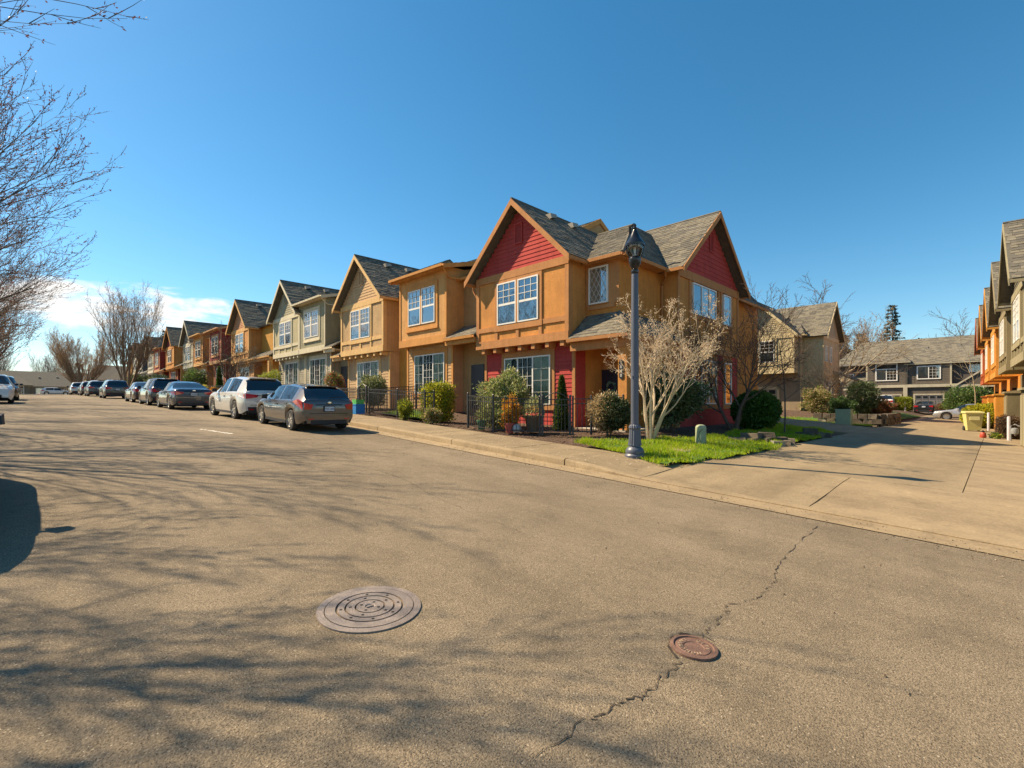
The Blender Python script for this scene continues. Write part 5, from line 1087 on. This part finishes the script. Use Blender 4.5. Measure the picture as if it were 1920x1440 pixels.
# ------------------------------------------------------------------ trees
def grow(mb, rg, p, d, L, r, lev, Q, tips):
    ns = 5 if lev == 0 else 4 if lev < 3 else 3
    pts = [p.copy()]; q = p.copy(); dd = d.copy(); rads = [r]
    for i in range(ns):
        dd = (dd + Vector((rg.gauss(0, 1), rg.gauss(0, 1), rg.gauss(0, 1)))*Q['wob'] + Vector((0, 0, Q['up'][lev]))).normalized()
        q = q+dd*(L/ns); pts.append(q.copy()); rads.append(r*(1-(1-Q['tap'])*(i+1)/ns))
    n = 7 if r > 0.05 else 5 if r > 0.02 else 4 if r > 0.009 else 3
    mb.tube(pts, rads, n, 0, cap=False)
    if lev >= Q['lev']:
        tips.append((pts, dd)); return
    k = Q['n'][lev]
    for j in range(k):
        f = Q['f0'][lev]+(1-Q['f0'][lev])*(j+rg.uniform(0.2, 0.9))/k; f = min(f, 0.995); i = min(int(f*ns), ns-1); t = f*ns-i
        P = pts[i].lerp(pts[i+1], t); R = rads[i]+(rads[i+1]-rads[i])*t; dl = (pts[i+1]-pts[i]).normalized()
        a = rg.uniform(*Q['ang'][lev]); ax = dl.cross(Vector((0, 0, 1)) if abs(dl.z) < 0.9 else Vector((1, 0, 0))).normalized()
        nd_ = Matrix.Rotation(j*2.4+rg.uniform(-0.6, 0.6)+lev, 3, dl) @ (Matrix.Rotation(a, 3, ax) @ dl)
        grow(mb, rg, P, nd_, L*Q['lr'][lev]*rg.uniform(0.75, 1.2)*(1-0.35*f if lev else 1), max(R*Q['rr'], Q['rmin']), lev+1, Q, tips)
    tips.append((pts[-2:], dd))
def leafquad(mb, c, d, ln, w, rg, m=0):
    s = d.cross(Vector((rg.gauss(0, 1), rg.gauss(0, 1), rg.gauss(0, 1)))).normalized()*w
    mb.add([c, c+d*(ln*0.5)+s, c+d*ln, c+d*(ln*0.5)-s], [(0, 1, 2, 3)], m)
TREES = {}
def tree_mesh(key, seed, th, tr, d0, Q, stems=1, spread=0.0, bud=None):
    """returns (trunk-and-limbs mesh, twig-tip mesh or None)"""
    if key in TREES: return TREES[key]
    rg = random.Random(seed); mb = MB(); tips = []
    for s in range(stems):
        a = 2*PI*s/stems+rg.uniform(-.4, .4); d = (Vector(d0)+Vector((math.cos(a), math.sin(a), 0))*spread).normalized()
        grow(mb, rg, Vector((math.cos(a)*0.06*(stems > 1), math.sin(a)*0.06*(stems > 1), -0.15)), d, th, tr, 0, Q, tips)
    bm = MB()
    if bud:
        per, ln, w, jit = bud
        for pts, d in tips:
            for i in range(per):
                t = rg.uniform(0.1, 1.0)*(len(pts)-1); i0 = min(int(t), len(pts)-2); c = pts[i0].lerp(pts[i0+1], t-i0)+Vector((rg.gauss(0, jit), rg.gauss(0, jit), rg.gauss(0, jit)))
                dd = (d+Vector((rg.gauss(0, .7), rg.gauss(0, .7), rg.gauss(0, .5)))).normalized(); leafquad(bm, c, dd, ln*rg.uniform(.6, 1.3), w, rg)
    TREES[key] = (mb, bm); return TREES[key]
def tree(key, label, x, y, rz, sc, bark, budm=None, group=None, name='bare_tree', dz=0.0):
    mb, bm = TREES[key]; r = thing(name, label, 'tree', (x, y, T(x, y)+dz), rz, group); r.scale = (sc, sc, sc)
    k1 = (key, bark.name)
    if k1 not in TREES: TREES[k1] = mb.mesh('limbs_'+key, bark, 60)
    link('trunk', TREES[k1], r)
    if budm and bm.f:
        k2 = (key, 'b', budm.name)
        if k2 not in TREES: TREES[k2] = bm.mesh('buds_'+key, budm)
        link('crown', TREES[k2], r)
    return r
bark = mat('bark_grey', (0.11, 0.085, 0.062), 0.9, 0.25, 6, 0.5, 30); barkd = mat('bark_dark', (0.12, 0.080, 0.055), 0.9, 0.25, 8, 0.5, 30); barkt = mat('bark_tan', (0.52, 0.41, 0.27), 0.9, 0.2, 8, 0.4, 30); barkp = mat('bark_pale', (0.34, 0.26, 0.16), 0.9, 0.25, 5, 0.4, 30)
barkv = mat('bark_warm', (0.22, 0.155, 0.10), 0.9, 0.25, 5, 0.4, 30); budv = leafmat('bud_warm', (0.38, 0.25, 0.14)); budr = leafmat('bud_red', (0.16, 0.06, 0.05)); seedm = leafmat('seed_tan', (0.66, 0.51, 0.34)); budp = leafmat('bud_rose', (0.28, 0.15, 0.09)); budy = leafmat('bud_olive', (0.20, 0.17, 0.06))
QM = dict(lev=4, n=[14, 9, 6, 3], f0=[0.28, 0.2, 0.25, 0.25], ang=[(0.5, 1.05), (0.32, 0.66), (0.3, 0.6), (0.3, 0.7)], lr=[1.35, 0.58, 0.55, 0.50], rr=0.55, rmin=0.0065, tap=0.30, wob=0.055, up=[0.02, 0.06, 0.06, 0.05, 0.05])
tree_mesh('maple_a', 11, 3.9, 0.17, (0.02, 0.0, 1), QM, bud=(5, 0.05, 0.011, 0.012)); tree_mesh('maple_b', 23, 3.8, 0.16, (0.0, 0.03, 1), QM, bud=(5, 0.05, 0.011, 0.012))
QV = dict(lev=3, n=[10, 8, 6], f0=[0.18, 0.15, 0.2], ang=[(0.18, 0.42), (0.25, 0.5), (0.3, 0.6)], lr=[0.62, 0.55, 0.5], rr=0.50, rmin=0.014, tap=0.25, wob=0.045, up=[0.02, 0.10, 0.10, 0.08])
tree_mesh('vase', 5, 9.5, 0.20, (0, 0, 1), QV, stems=6, spread=0.26, bud=(4, 0.14, 0.03, 0.03))
tree_mesh('vase_wide', 9, 8.0, 0.20, (0, 0, 1), QV, stems=9, spread=0.62, bud=(5, 0.16, 0.035, 0.05))
QT = dict(lev=4, n=[5, 4, 4, 3], f0=[0.3, 0.3, 0.25, 0.2], ang=[(0.25, 0.6), (0.3, 0.65), (0.35, 0.8), (0.4, 0.9)], lr=[0.66, 0.55, 0.52, 0.55], rr=0.58, rmin=0.0065, tap=0.4, wob=0.09, up=[0.0, 0.08, 0.06, 0.04, 0.02])
tree_mesh('myrtle', 17, 2.5, 0.05, (-0.03, 0.0, 1), QT, stems=6, spread=0.22, bud=(3, 0.05, 0.011, 0.035))
QD = dict(lev=4, n=[7, 6, 6, 4], f0=[0.30, 0.2, 0.2, 0.2], ang=[(0.4, 0.8), (0.35, 0.8), (0.35, 0.75), (0.4, 0.8)], lr=[0.80, 0.62, 0.58, 0.5], rr=0.55, rmin=0.0085, tap=0.35, wob=0.10, up=[0.0, 0.05, 0.05, 0.05, 0.04])
tree_mesh('dark', 31, 2.9, 0.085, (0.10, 0.15, 1), QD, stems=3, spread=0.34)
QY = dict(lev=3, n=[9, 5, 3], f0=[0.35, 0.2, 0.2], ang=[(0.6, 1.0), (0.4, 0.8), (0.4, 0.8)], lr=[0.42, 0.5, 0.5], rr=0.5, rmin=0.005, tap=0.25, wob=0.05, up=[0.0, 0.04, 0.04, 0.04])
tree_mesh('young', 41, 4.0, 0.04, (0.02, 0.02, 1), QY)
QP = dict(lev=4, n=[6, 6, 5, 4], f0=[0.35, 0.25, 0.2, 0.2], ang=[(0.45, 0.9), (0.4, 0.8), (0.4, 0.7), (0.4, 0.8)], lr=[0.95, 0.6, 0.55, 0.5], rr=0.5, rmin=0.012, tap=0.35, wob=0.13, up=[0.0, 0.06, 0.06, 0.06, 0.05])
tree_mesh('pale', 51, 4.6, 0.24, (0.0, 0.0, 1), QP, bud=(1, 0.06, 0.012, 0.02))
SG = 'bare street trees along the left side of the street'
tree('maple_a', 'bare budding street tree whose twigs fill the upper left corner', -16.9, -4.75, 4.4, 1.16, bark, budr, SG)
tree('maple_b', 'bare budding street tree second along the left side of the street', -25.5, -4.9, 1.2, 1.15, bark, budr, SG)
tree('maple_a', 'rosy bare street tree third along the left side of the street', -35.0, -4.7, 4.3, 1.15, bark, budp, SG)
tree('maple_b', 'rosy bare street tree fourth along the left side of the street', -45.0, -4.8, 1.5, 1.1, bark, budp, SG)
tree('maple_a', 'rosy bare street tree fifth along the left side of the street', -57.0, -4.8, 2.8, 1.1, bark, budp, SG)
tree('maple_b', 'bare street tree beside the camera on the left, seen by its shadow', -9.0, -5.0, 1.6, 0.85, bark, budr, SG)
tree('vase_wide', 'rust coloured bare tree far down the left side of the street', -88.0, -5.5, 0.5, 0.95, bark, budp, SG)
tree('vase', 'tall vase shaped bare tree over the far end of the townhouse row', -80.0, 9.3, 0.3, 0.86, barkv, budv)
tree('vase_wide', 'broad fan shaped bare tree at the end of the street', -128.0, 7.5, 1.0, 0.98, barkv, budv)
tree('vase', 'distant bare tree behind the fawn house, left', -185.0, -6.0, 2.0, 1.0, bark, budp); tree('vase', 'distant bare tree behind the fawn house, right', -190.0, 4.5, 3.0, 0.95, bark, budp)
tree('myrtle', 'bushy tan twigged tree with dry seed heads behind the street lamp', -7.1, 12.75, 0.2, 1.0, barkt, seedm)
tree('dark', 'dark bare tree with pale twin trunk by the corner house side wall', -7.4, 19.9, 3.4, 0.92, barkd)
tree('young', 'thin young bare tree on the lawn edge beside the alley', -5.85, 20.8, 0.0, 1.0, bark)
tree('dark', 'small reddish bare tree in front of the copper orange house', -42.2, 11.6, 2.0, 0.95, bark, None)
tree('pale', 'pale barked pruned tree beside the wheat coloured house', -10.9, 57.0, 4.2, 1.12, barkp, budp)
tree('young', 'upright pale bare tree in front of the dark brown house porch', -1.5, 66.2, 0.5, 1.75, barkp, None)
tree('dark', 'small bare shrub-like tree by the wheat coloured house corner', -8.6, 42.0, 1.0, 0.75, bark, None)
tree('pale', 'dark bare treetop above the roofs behind the corner house', -17.5, 60.0, 3.0, 1.5, barkd, budp)
tree('pale', 'bare tree behind the right end of the dark brown house roof', -5.2, 100.0, 2.0, 1.7, barkd, None); tree('pale', 'bare leaning tree second behind the right end of the dark brown house roof', -2.6, 96.0, 4.0, 1.6, barkd, None)
tree('vase_wide', 'rust brown thicket tree between the wheat house and the dark brown house', -19.0, 96.0, 0.0, 1.05, barkp, budp)
def conifer(label, x, y, h, rad, seed, m, sparse=1.0):
    rg = random.Random(seed); r = thing('conifer', label, 'tree', (x, y, T(x, y)), 0, 'evergreens behind the dark brown house')
    b = MB(); b.tube([(0, 0, 0), (0.1, 0, h*0.5), (0, 0, h)], [0.3, 0.18, 0.03], 7); b.obj('trunk', bark, r); f = MB(); z = h*0.18
    while z < h:
        k = 1-(z/h); R = 1.15*rad*(k**0.8)*rg.uniform(0.65, 1.15)+0.15; nb = int((9+12*k)*sparse)
        for i in range(nb):
            a = rg.uniform(0, 2*PI); d = Vector((math.cos(a), math.sin(a), -0.18+0.3*(1-k)))
            for j in range(int(6+R*5)):
                t = rg.uniform(0.15, 1.0); c = Vector((0, 0, z))+d*(R*t)+Vector((rg.gauss(0, .12), rg.gauss(0, .12), rg.gauss(0, .1)-0.15*t*t*R)); leafquad(f, c, (d+Vector((rg.gauss(0, .6), rg.gauss(0, .6), rg.gauss(0, .3)-.2))).normalized(), 0.5, 0.13, rg)
        z += h*0.035
    f.obj('crown', m, r)
fir = leafmat('fir', (0.035, 0.065, 0.035), 0.4, 0.2); firb = leafmat('fir_blue', (0.05, 0.075, 0.06), 0.4, 0.2)
conifer('lone dark fir rising above the dark brown house roof', -13.6, 112.0, 18.5, 2.9, 3, firb, 0.8)
conifer('dark fir behind the pale pruned tree', -20.0, 104.0, 13.5, 3.3, 4, fir); conifer('second dark fir behind the pale pruned tree, shorter', -17.6, 108.0, 13.0, 3.2, 5, fir)
conifer('bluish fir at the left of the firs, against the wheat house', -23.5, 106.0, 14.5, 3.2, 6, firb); conifer('short fir right of the lone dark fir', -10.2, 116.0, 12.5, 2.5, 8, fir)
conifer('small dark fir above the far end of the street row', -132.0, 22.0, 14.0, 3.0, 7, fir)

# ------------------------------------------------------------------ shrubs
def shrub(label, x, y, rx, ry, h, n, leaf, mats, seed, style='dome', name='shrub', z0=0.0, lump=0.36, group=None, asp=0.32, cat='shrub', split=None):
    rg = random.Random(seed); r = thing(name, label, cat, (x, y, T(x, y)+z0), 0, group); f = MB()
    ra = (rx*ry*h*0.5)**(1/3); need = 4*PI*ra*ra*(5.0 if cat == 'hedge' or style == 'cone' else 2.6); leaf *= 1.12; n = max(n, int(need/(leaf*leaf*asp*0.5)))
    if n > 11000: leaf *= (n/11000)**0.5; n = 11000
    lumps = [(Vector((rg.gauss(0, 1), rg.gauss(0, 1), rg.gauss(0.3, 0.8))).normalized(), rg.uniform(0.5, 1.0)) for _ in range(24)]
    for i in range(n):
        d = Vector((rg.gauss(0, 1), rg.gauss(0, 1), rg.gauss(0.12, 0.95))).normalized()
        rr = rg.uniform(0, 1)**(1/6.0) if rg.random() < 0.85 else rg.uniform(0.3, 0.9)
        bmp = 1-lump+lump*2*max((max(0, d.dot(l))**(6 if lump < 0.1 else 14)*w for l, w in lumps), default=0)
        if lump > 0.15 and rg.random() < 0.10: rr *= rg.uniform(1.0, 1.25)
        if style == 'dome': c = Vector((d.x*rx*rr*bmp, d.y*ry*rr*bmp, h*0.5+d.z*h*0.5*rr*bmp))
        elif style == 'box':
            m_ = max(abs(d.x), abs(d.y), abs(d.z))**0.75; c = Vector((d.x*rx/m_*rr, d.y*ry/m_*rr, h*0.5+d.z*h*0.5/m_*rr))*1.0+Vector((rg.gauss(0, .015), rg.gauss(0, .015), rg.gauss(0, .015)))
        else:
            t = rg.random()**1.4; a = rg.uniform(0, 2*PI); R = (1-t)**0.8*rr*(0.85+0.15*math.sin(a*3+t*9)); c = Vector((rx*R*math.cos(a), ry*R*math.sin(a), h*t)); d = Vector((math.cos(a), math.sin(a), 0.6)).normalized()
        c.z = max(c.z, 0.02); ld = (d*0.7+Vector((rg.gauss(0, .6), rg.gauss(0, .6), rg.gauss(0.1, .5)))).normalized()
        m = rg.randrange(len(mats)) if split is None else (0 if (d.x*split[0]+d.y*split[1]+rg.gauss(0, .25)) > split[2] else 1)
        leafquad(f, c, ld, leaf*rg.uniform(.7, 1.3), leaf*asp*0.5, rg, m)
    f.obj('foliage', mats, r)
    b = MB()
    for i in range(5): a = 2*PI*i/5+rg.uniform(-.3, .3); b.tube([(0.04*math.cos(a), 0.04*math.sin(a), -0.1), (rx*0.3*math.cos(a), ry*0.3*math.sin(a), h*0.4), (rx*0.55*math.cos(a), ry*0.55*math.sin(a), h*0.7)], [0.025, 0.016, 0.006], 5)
    b.obj('stem', barkd, r); return r
rho = [leafmat('rhodo_a', (0.30, 0.34, 0.11)), leafmat('rhodo_b', (0.19, 0.24, 0.07)), leafmat('rhodo_c', (0.42, 0.40, 0.20))]
drk = [leafmat('dark_a', (0.055, 0.095, 0.035), 0.35, 0.2, 0.4), leafmat('dark_b', (0.095, 0.14, 0.055), 0.35, 0.2, 0.4), leafmat('dark_c', (0.15, 0.17, 0.085), 0.35, 0.2, 0.4)]
dry = [leafmat('dry_a', (0.48, 0.36, 0.19)), leafmat('dry_b', (0.05, 0.075, 0.03), 0.35, 0.2, 0.4)]
yel = [leafmat('gold_a', (0.58, 0.52, 0.03)), leafmat('gold_b', (0.38, 0.39, 0.03)), leafmat('gold_c', (0.16, 0.20, 0.03))]
ora = [leafmat('amber_a', (0.62, 0.28, 0.03)), leafmat('amber_b', (0.50, 0.21, 0.04)), leafmat('amber_c', (0.45, 0.36, 0.05))]
grn = [leafmat('box_a', (0.075, 0.17, 0.022)), leafmat('box_b', (0.055, 0.125, 0.02)), leafmat('box_c', (0.08, 0.15, 0.03))]
redb = [leafmat('russet_a', (0.26, 0.09, 0.05)), leafmat('russet_b', (0.12, 0.11, 0.04))]
brn = [leafmat('brown_a', (0.11, 0.06, 0.035)), leafmat('brown_b', (0.15, 0.10, 0.05))]
cyp = [leafmat('cypress_a', (0.10, 0.15, 0.025)), leafmat('cypress_b', (0.06, 0.10, 0.02))]
shrub('loose pale green rhododendron left of the red house window', -12.75, 12.35, 0.95, 0.8, 1.95, 3000, 0.13, rho, 1, lump=0.3)
shrub('pale green rhododendron lower growth behind the iron fence', -12.4, 11.6, 0.75, 0.45, 0.85, 1600, 0.11, rho, 2, lump=0.35)
shrub('amber leaved slim shrub behind the iron fence', -11.2, 11.15, 0.30, 0.28, 1.15, 1500, 0.07, ora, 3, asp=0.5)
shrub('narrow conical dark green cypress in front of the red house window', -10.5, 12.9, 0.32, 0.32, 1.8, 2600, 0.06, cyp, 4, 'cone', 'cypress')
shrub('half dry rhododendron beside the porch, tan on its left', -8.5, 12.75, 0.66, 0.66, 1.25, 3400, 0.085, dry, 5, lump=0.2, split=(-0.9, -0.25, 0.05))
shrub('large dark glossy rhododendron against the corner house side', -8.05, 16.0, 0.95, 1.05, 2.15, 4200, 0.13, drk, 6, lump=0.32)
shrub('smooth clipped round green hedge by the dark bare tree', -6.95, 21.0, 0.85, 1.05, 1.55, 9000, 0.055, grn, 7, lump=0.03, name='clipped_hedge', cat='hedge', asp=0.6)
shrub('clipped golden hedge in the amber house yard', -16.0, 11.75, 0.66, 0.45, 1.5, 4200, 0.055, yel, 8, 'box', 'clipped_hedge', cat='hedge', asp=0.6)
shrub('scruffy small olive plant outside the amber house fence', -16.7, 10.65, 0.32, 0.25, 0.75, 420, 0.10, [yel[1], yel[2]], 9, lump=0.5)
shrub('low dry grassy plant outside the fence by the path', -14.75, 10.55, 0.30, 0.26, 0.55, 420, 0.11, [dry[0], yel[2]], 10, lump=0.5)
shrub('bushy dark green shrub behind the taupe hatchback roof', -22.4, 12.4, 0.75, 0.6, 1.75, 1800, 0.10, [rho[1], rho[2], drk[1]], 11, lump=0.25)
shrub('flowering planter shrub with pink blooms before the sage house', -26.2, 12.2, 0.55, 0.5, 2.1, 1500, 0.09, [rho[0], yel[2], leafmat('bloom', (0.65, 0.12, 0.10)), drk[1]], 12, lump=0.3)
shrub('golden green shrub behind the white crossover', -36.5, 12.2, 1.3, 0.7, 2.0, 1800, 0.13, [yel[1], rho[0]], 13, lump=0.25)
shrub('narrow dark cypress before the brick red bay', -48.5, 12.0, 0.4, 0.4, 2.7, 1500, 0.10, [grn[0], grn[1]], 14, 'cone', 'cypress')
shrub('golden clipped hedge before the row, left of the slate sedan', -52.5, 11.2, 1.3, 0.6, 1.1, 1500, 0.11, [yel[0], yel[1]], 15, 'box', 'clipped_hedge', cat='hedge')
shrub('russet low shrub beside the distant iron fence', -46.0, 11.0, 0.7, 0.5, 0.9, 900, 0.1, ora, 16)
shrub('big mid green shrub before the cream gabled house', -57.0, 12.0, 1.5, 1.0, 2.6, 1700, 0.17, [drk[2], grn[0], rho[1]], 17, lump=0.3)
shrub('big pale topped rhododendron far down the row', -73.0, 11.5, 2.2, 1.2, 2.4, 1800, 0.2, [rho[1], drk[1], rho[2]], 18, lump=0.3)
shrub('dark evergreen shrub at the end of the row', -84.0, 11.0, 2.2, 1.4, 2.6, 1500, 0.22, drk, 19, lump=0.3)
shrub('dry yellow twiggy shrub at the lane corner', -9.0, 39.3, 0.9, 0.8, 1.7, 1200, 0.12, [dry[0], yel[2]], 20, lump=0.4)
shrub('low dark green shrub by the wheat coloured house', -7.9, 41.0, 0.9, 0.9, 1.1, 1300, 0.10, [drk[1], grn[1]], 21)
shrub('tall dark leafy shrub above the block retaining wall', -7.2, 44.0, 1.1, 1.0, 2.4, 1500, 0.16, drk, 22, lump=0.35)
shrub('russet shrub above the block retaining wall', -6.4, 46.5, 1.0, 0.9, 1.3, 900, 0.13, redb, 23, lump=0.3)
shrub('round golden hedge between the two garage doors', -7.7, 71.3, 0.85, 0.8, 1.45, 1800, 0.09, [yel[1], yel[2]], 24, 'box', 'clipped_hedge', cat='hedge')
shrub('russet globe shrub right of the black sedan', -3.7, 70.5, 0.95, 0.9, 1.6, 1200, 0.11, redb, 25)
shrub('big leafy green shrub before the gabled porch', -2.0, 69.6, 2.1, 1.5, 3.2, 2200, 0.22, [rho[1], grn[0], drk[1]], 26, lump=0.3)
shrub('golden mounded hedge behind the yellow cart', -0.5, 42.6, 1.1, 1.5, 1.45, 2200, 0.10, [yel[0], yel[1], yel[2]], 27, name='clipped_hedge', cat='hedge', lump=0.06)
shrub('brown clipped hedge beside the white bollard and gas meter', 0.35, 31.6, 0.35, 0.8, 0.95, 1300, 0.07, brn, 28, 'box', 'clipped_hedge', cat='hedge')
shrub('small green tuft in a concrete joint near the red ornament', -0.05, 30.3, 0.18, 0.18, 0.22, 120, 0.09, [grn[2], yel[1]], 29)
# potted plant by the gate
pt = thing('planter', 'large brown pot with pale leafy plant behind the fence', 'planter', onz(-10.75, 11.75)); b = MB(); b.lathe([(0.20, 0), (0.22, 0.04), (0.29, 0.48), (0.31, 0.50), (0.31, 0.54), (0.27, 0.54), (0.26, 0.48), (0.0, 0.47)], 22); b.obj('pot', mat('brown_pot', (0.20, 0.14, 0.085), 0.7, 0.15, 6), pt, 40)
rg = random.Random(77); f = MB()
for i in range(700):
    d = Vector((rg.gauss(0, 1), rg.gauss(0, 1), abs(rg.gauss(0, 1)))).normalized(); c = Vector((d.x*0.32, d.y*0.32, 0.5+d.z*0.62))*1.0; leafquad(f, c*rg.uniform(0.85, 1.05), (d+Vector((rg.gauss(0, .5), rg.gauss(0, .5), .3))).normalized(), 0.10, 0.017, rg, rg.randrange(2))
f.obj('foliage', [rho[2], rho[0]], pt)
for lb, (x, y), c_ in (('small red clay pot among the shrubs behind the fence', (-11.05, 10.95), (0.36, 0.07, 0.05)), ('small green bucket by the fence corner', (-12.3, 10.85), (0.05, 0.17, 0.08)), ('pale round stone ornament behind the fence', (-10.9, 11.1), (0.5, 0.5, 0.48))):
    p_ = thing('garden_pot' if 'pot' in lb or 'bucket' in lb else 'garden_ball', lb, 'garden pot', onz(x, y)); b = MB()
    if 'ball' in p_.name: b.lathe([(0.0, 0.0), (0.12, 0.04), (0.17, 0.15), (0.12, 0.27), (0.0, 0.31)], 18)
    else: b.lathe([(0.11, 0), (0.16, 0.27), (0.175, 0.28), (0.175, 0.32), (0.145, 0.32), (0.13, 0.26), (0.0, 0.25)], 18)
    b.obj('body', mat('pot_%d' % int(c_[0]*100), c_, 0.6, 0.12, 8), p_, 40)

# ------------------------------------------------------------------ lawns with real blades
grass_m = [leafmat('grass_a', (0.33, 0.45, 0.010), 0.25, 0.45), leafmat('grass_b', (0.24, 0.38, 0.010), 0.25, 0.45), leafmat('grass_c', (0.43, 0.50, 0.015), 0.25, 0.45), leafmat('straw', (0.50, 0.40, 0.16), 0.25, 0.4)]
def lawn(poly, dens, hgt, seed, lift=0.03, mound=0.05):
    rg = random.Random(seed); x0, x1 = min(p[0] for p in poly), max(p[0] for p in poly); y0, y1 = min(p[1] for p in poly), max(p[1] for p in poly)
    def mz(x, y): return T(x, y)+lift+mound*(0.5+0.5*math.sin(x*4.1+1.7*math.sin(y*2.3))*math.sin(y*3.7+x*1.3))
    st_ = 0.2; b = MB(); X_ = fr(x0, x1, st_); Y_ = fr(y0, y1, st_); idx = {}
    for i, x in enumerate(X_):
        for j, y in enumerate(Y_):
            if inpoly((x, y), poly): idx[(i, j)] = len(b.v); b.v.append((x, y, mz(x, y)))
    for (i, j) in list(idx):
        q = [(i, j), (i+1, j), (i+1, j+1), (i, j+1)]
        if all(k in idx for k in q): b.f.append(tuple(idx[k] for k in q)); b.m.append(0)
    o = b.obj('lawn', soilgrass, None, 60, 'structure')
    g = MB(); A = (x1-x0)*(y1-y0)
    for i in range(int(A*dens)):
        x, y = rg.uniform(x0, x1), rg.uniform(y0, y1)
        if not inpoly((x, y), poly): continue
        pat = math.sin(x*2.7+1.3*math.sin(y*1.9))*math.sin(y*2.2+0.8*math.sin(x*3.1))
        if pat < -0.72 and rg.random() < 0.75: continue
        z = mz(x, y)-0.01; a = rg.uniform(0, 2*PI); h = hgt*rg.uniform(0.4, 1.3)*(0.8+0.45*max(pat, -0.5)); w = 0.009; lx_, ly_ = rg.gauss(0, .35)*h, rg.gauss(0, .35)*h
        g.add([(x-w*math.cos(a), y-w*math.sin(a), z), (x+w*math.cos(a), y+w*math.sin(a), z), (x+lx_, y+ly_, z+h)], [(0, 1, 2)], 3 if rg.random() < 0.07 else rg.randrange(3))
    g.obj('grass_blades', grass_m, o, kind='stuff')
lawn([(-8.1, 10.45), (-6.9, 10.1), (-5.6, 9.75), (-4.9, 9.35), (-4.65, 10.4), (-4.4, 12.0), (-4.3, 14.6), (-4.6, 16.2), (-4.6, 20), (-4.75, 23.4), (-5.6, 25.2), (-8.2, 25.2), (-6.4, 21.5), (-6.8, 18.5), (-6.5, 15.0), (-7.1, 12.6), (-7.9, 11.4)], 1300, 0.11, 3, 0.035, 0.08)
lawn([(-10.5, 33.2), (-5.0, 33.0), (-5.0, 34.9), (-6.0, 37.5), (-10.5, 36.5)], 220, 0.09, 4, mound=0.02)
lawn([(-19.8, 11.2), (-16.3, 11.2), (-16.3, 12.9), (-19.8, 12.9)], 300, 0.08, 5, mound=0.02)
lawn([(-16.0, 47), (-5.2, 40), (-5.0, 60.8), (-24, 60.8), (-24, 57)], 25, 0.12, 6, mound=0.02)
# fallen petals and leaf bits on the sidewalk and in the beds
pb = MB(); rg = random.Random(9)
for i in range(420):
    x = rg.uniform(-20, -4.9) if rg.random() < .8 else rg.uniform(-40, -20); y = YC+0.1+abs(rg.gauss(0.7, 0.6)); z = H(x)+0.185+0.012*(y-YC) if y < YS else T(x, y)+0.01
    a = rg.uniform(0, PI); s = rg.uniform(0.012, 0.035); c, n_ = math.cos(a)*s, math.sin(a)*s
    pb.add([(x-c, y-n_, z), (x+n_*.6, y-c*.6, z+0.004), (x+c, y+n_, z+0.002), (x-n_*.6, y+c*.6, z+0.006)], [(0, 1, 2, 3)])
o = pb.obj('fallen_petals', mat('petal', (0.58, 0.48, 0.36), 0.8, 0.2, 20), sw, kind='stuff')
mc = MB()
for i in range(5000):
    x = rg.uniform(-26, -6.2); y = rg.uniform(YS+0.02, 14.0) if x < -8.2 else rg.uniform(10.4, 22); 
    if x > -8.2 and y > 10.9 and x > -7.0: continue
    z = T(x, y)-0.045; a = rg.uniform(0, PI); s = rg.uniform(0.015, 0.045); c, n_ = math.cos(a)*s, math.sin(a)*s
    mc.add([(x-c-n_*.3, y-n_+c*.3, z), (x-c+n_*.3, y-n_-c*.3, z), (x+c+n_*.3, y+n_-c*.3, z+rg.uniform(0.005, 0.04)), (x+c-n_*.3, y+n_+c*.3, z+rg.uniform(0.005, 0.03))], [(0, 1, 2, 3)], rg.randrange(2))
mo = mc.obj('bark_chips', [mat('chip_a', (0.15, 0.09, 0.05), 0.9, 0.3, 9), mat('chip_b', (0.08, 0.045, 0.028), 0.9, 0.3, 9)], D.objects['ground'], kind='stuff')

gb = MB()
for i in range(2600):
    x = rg.uniform(-34, 1.5); e = rg.random(); y = (YG+rg.gauss(-0.05, 0.16)) if e < .55 else (YC-0.05-abs(rg.gauss(0, 0.08)) if e < .8 else rg.uniform(2.5, 7.6))
    z = zst(x, y)+0.004 if y < YG-0.02 else H(x)+0.018; s = rg.uniform(0.004, 0.013); a = rg.uniform(0, 2*PI); c, n_ = math.cos(a)*s, math.sin(a)*s
    gb.add([(x-c, y-n_, z), (x+n_, y-c, z), (x+c, y+n_, z), (x, y, z+s*1.1)], [(0, 1, 3), (1, 2, 3), (2, 0, 3)], rg.randrange(3))
gb.obj('road_grit', [mat('grit_a', (0.30, 0.24, 0.17), 0.9, 0.2, 20), mat('grit_b', (0.09, 0.07, 0.05), 0.9, 0.2, 20), mat('grit_c', (0.20, 0.12, 0.06), 0.9, 0.2, 20)], st, kind='stuff')
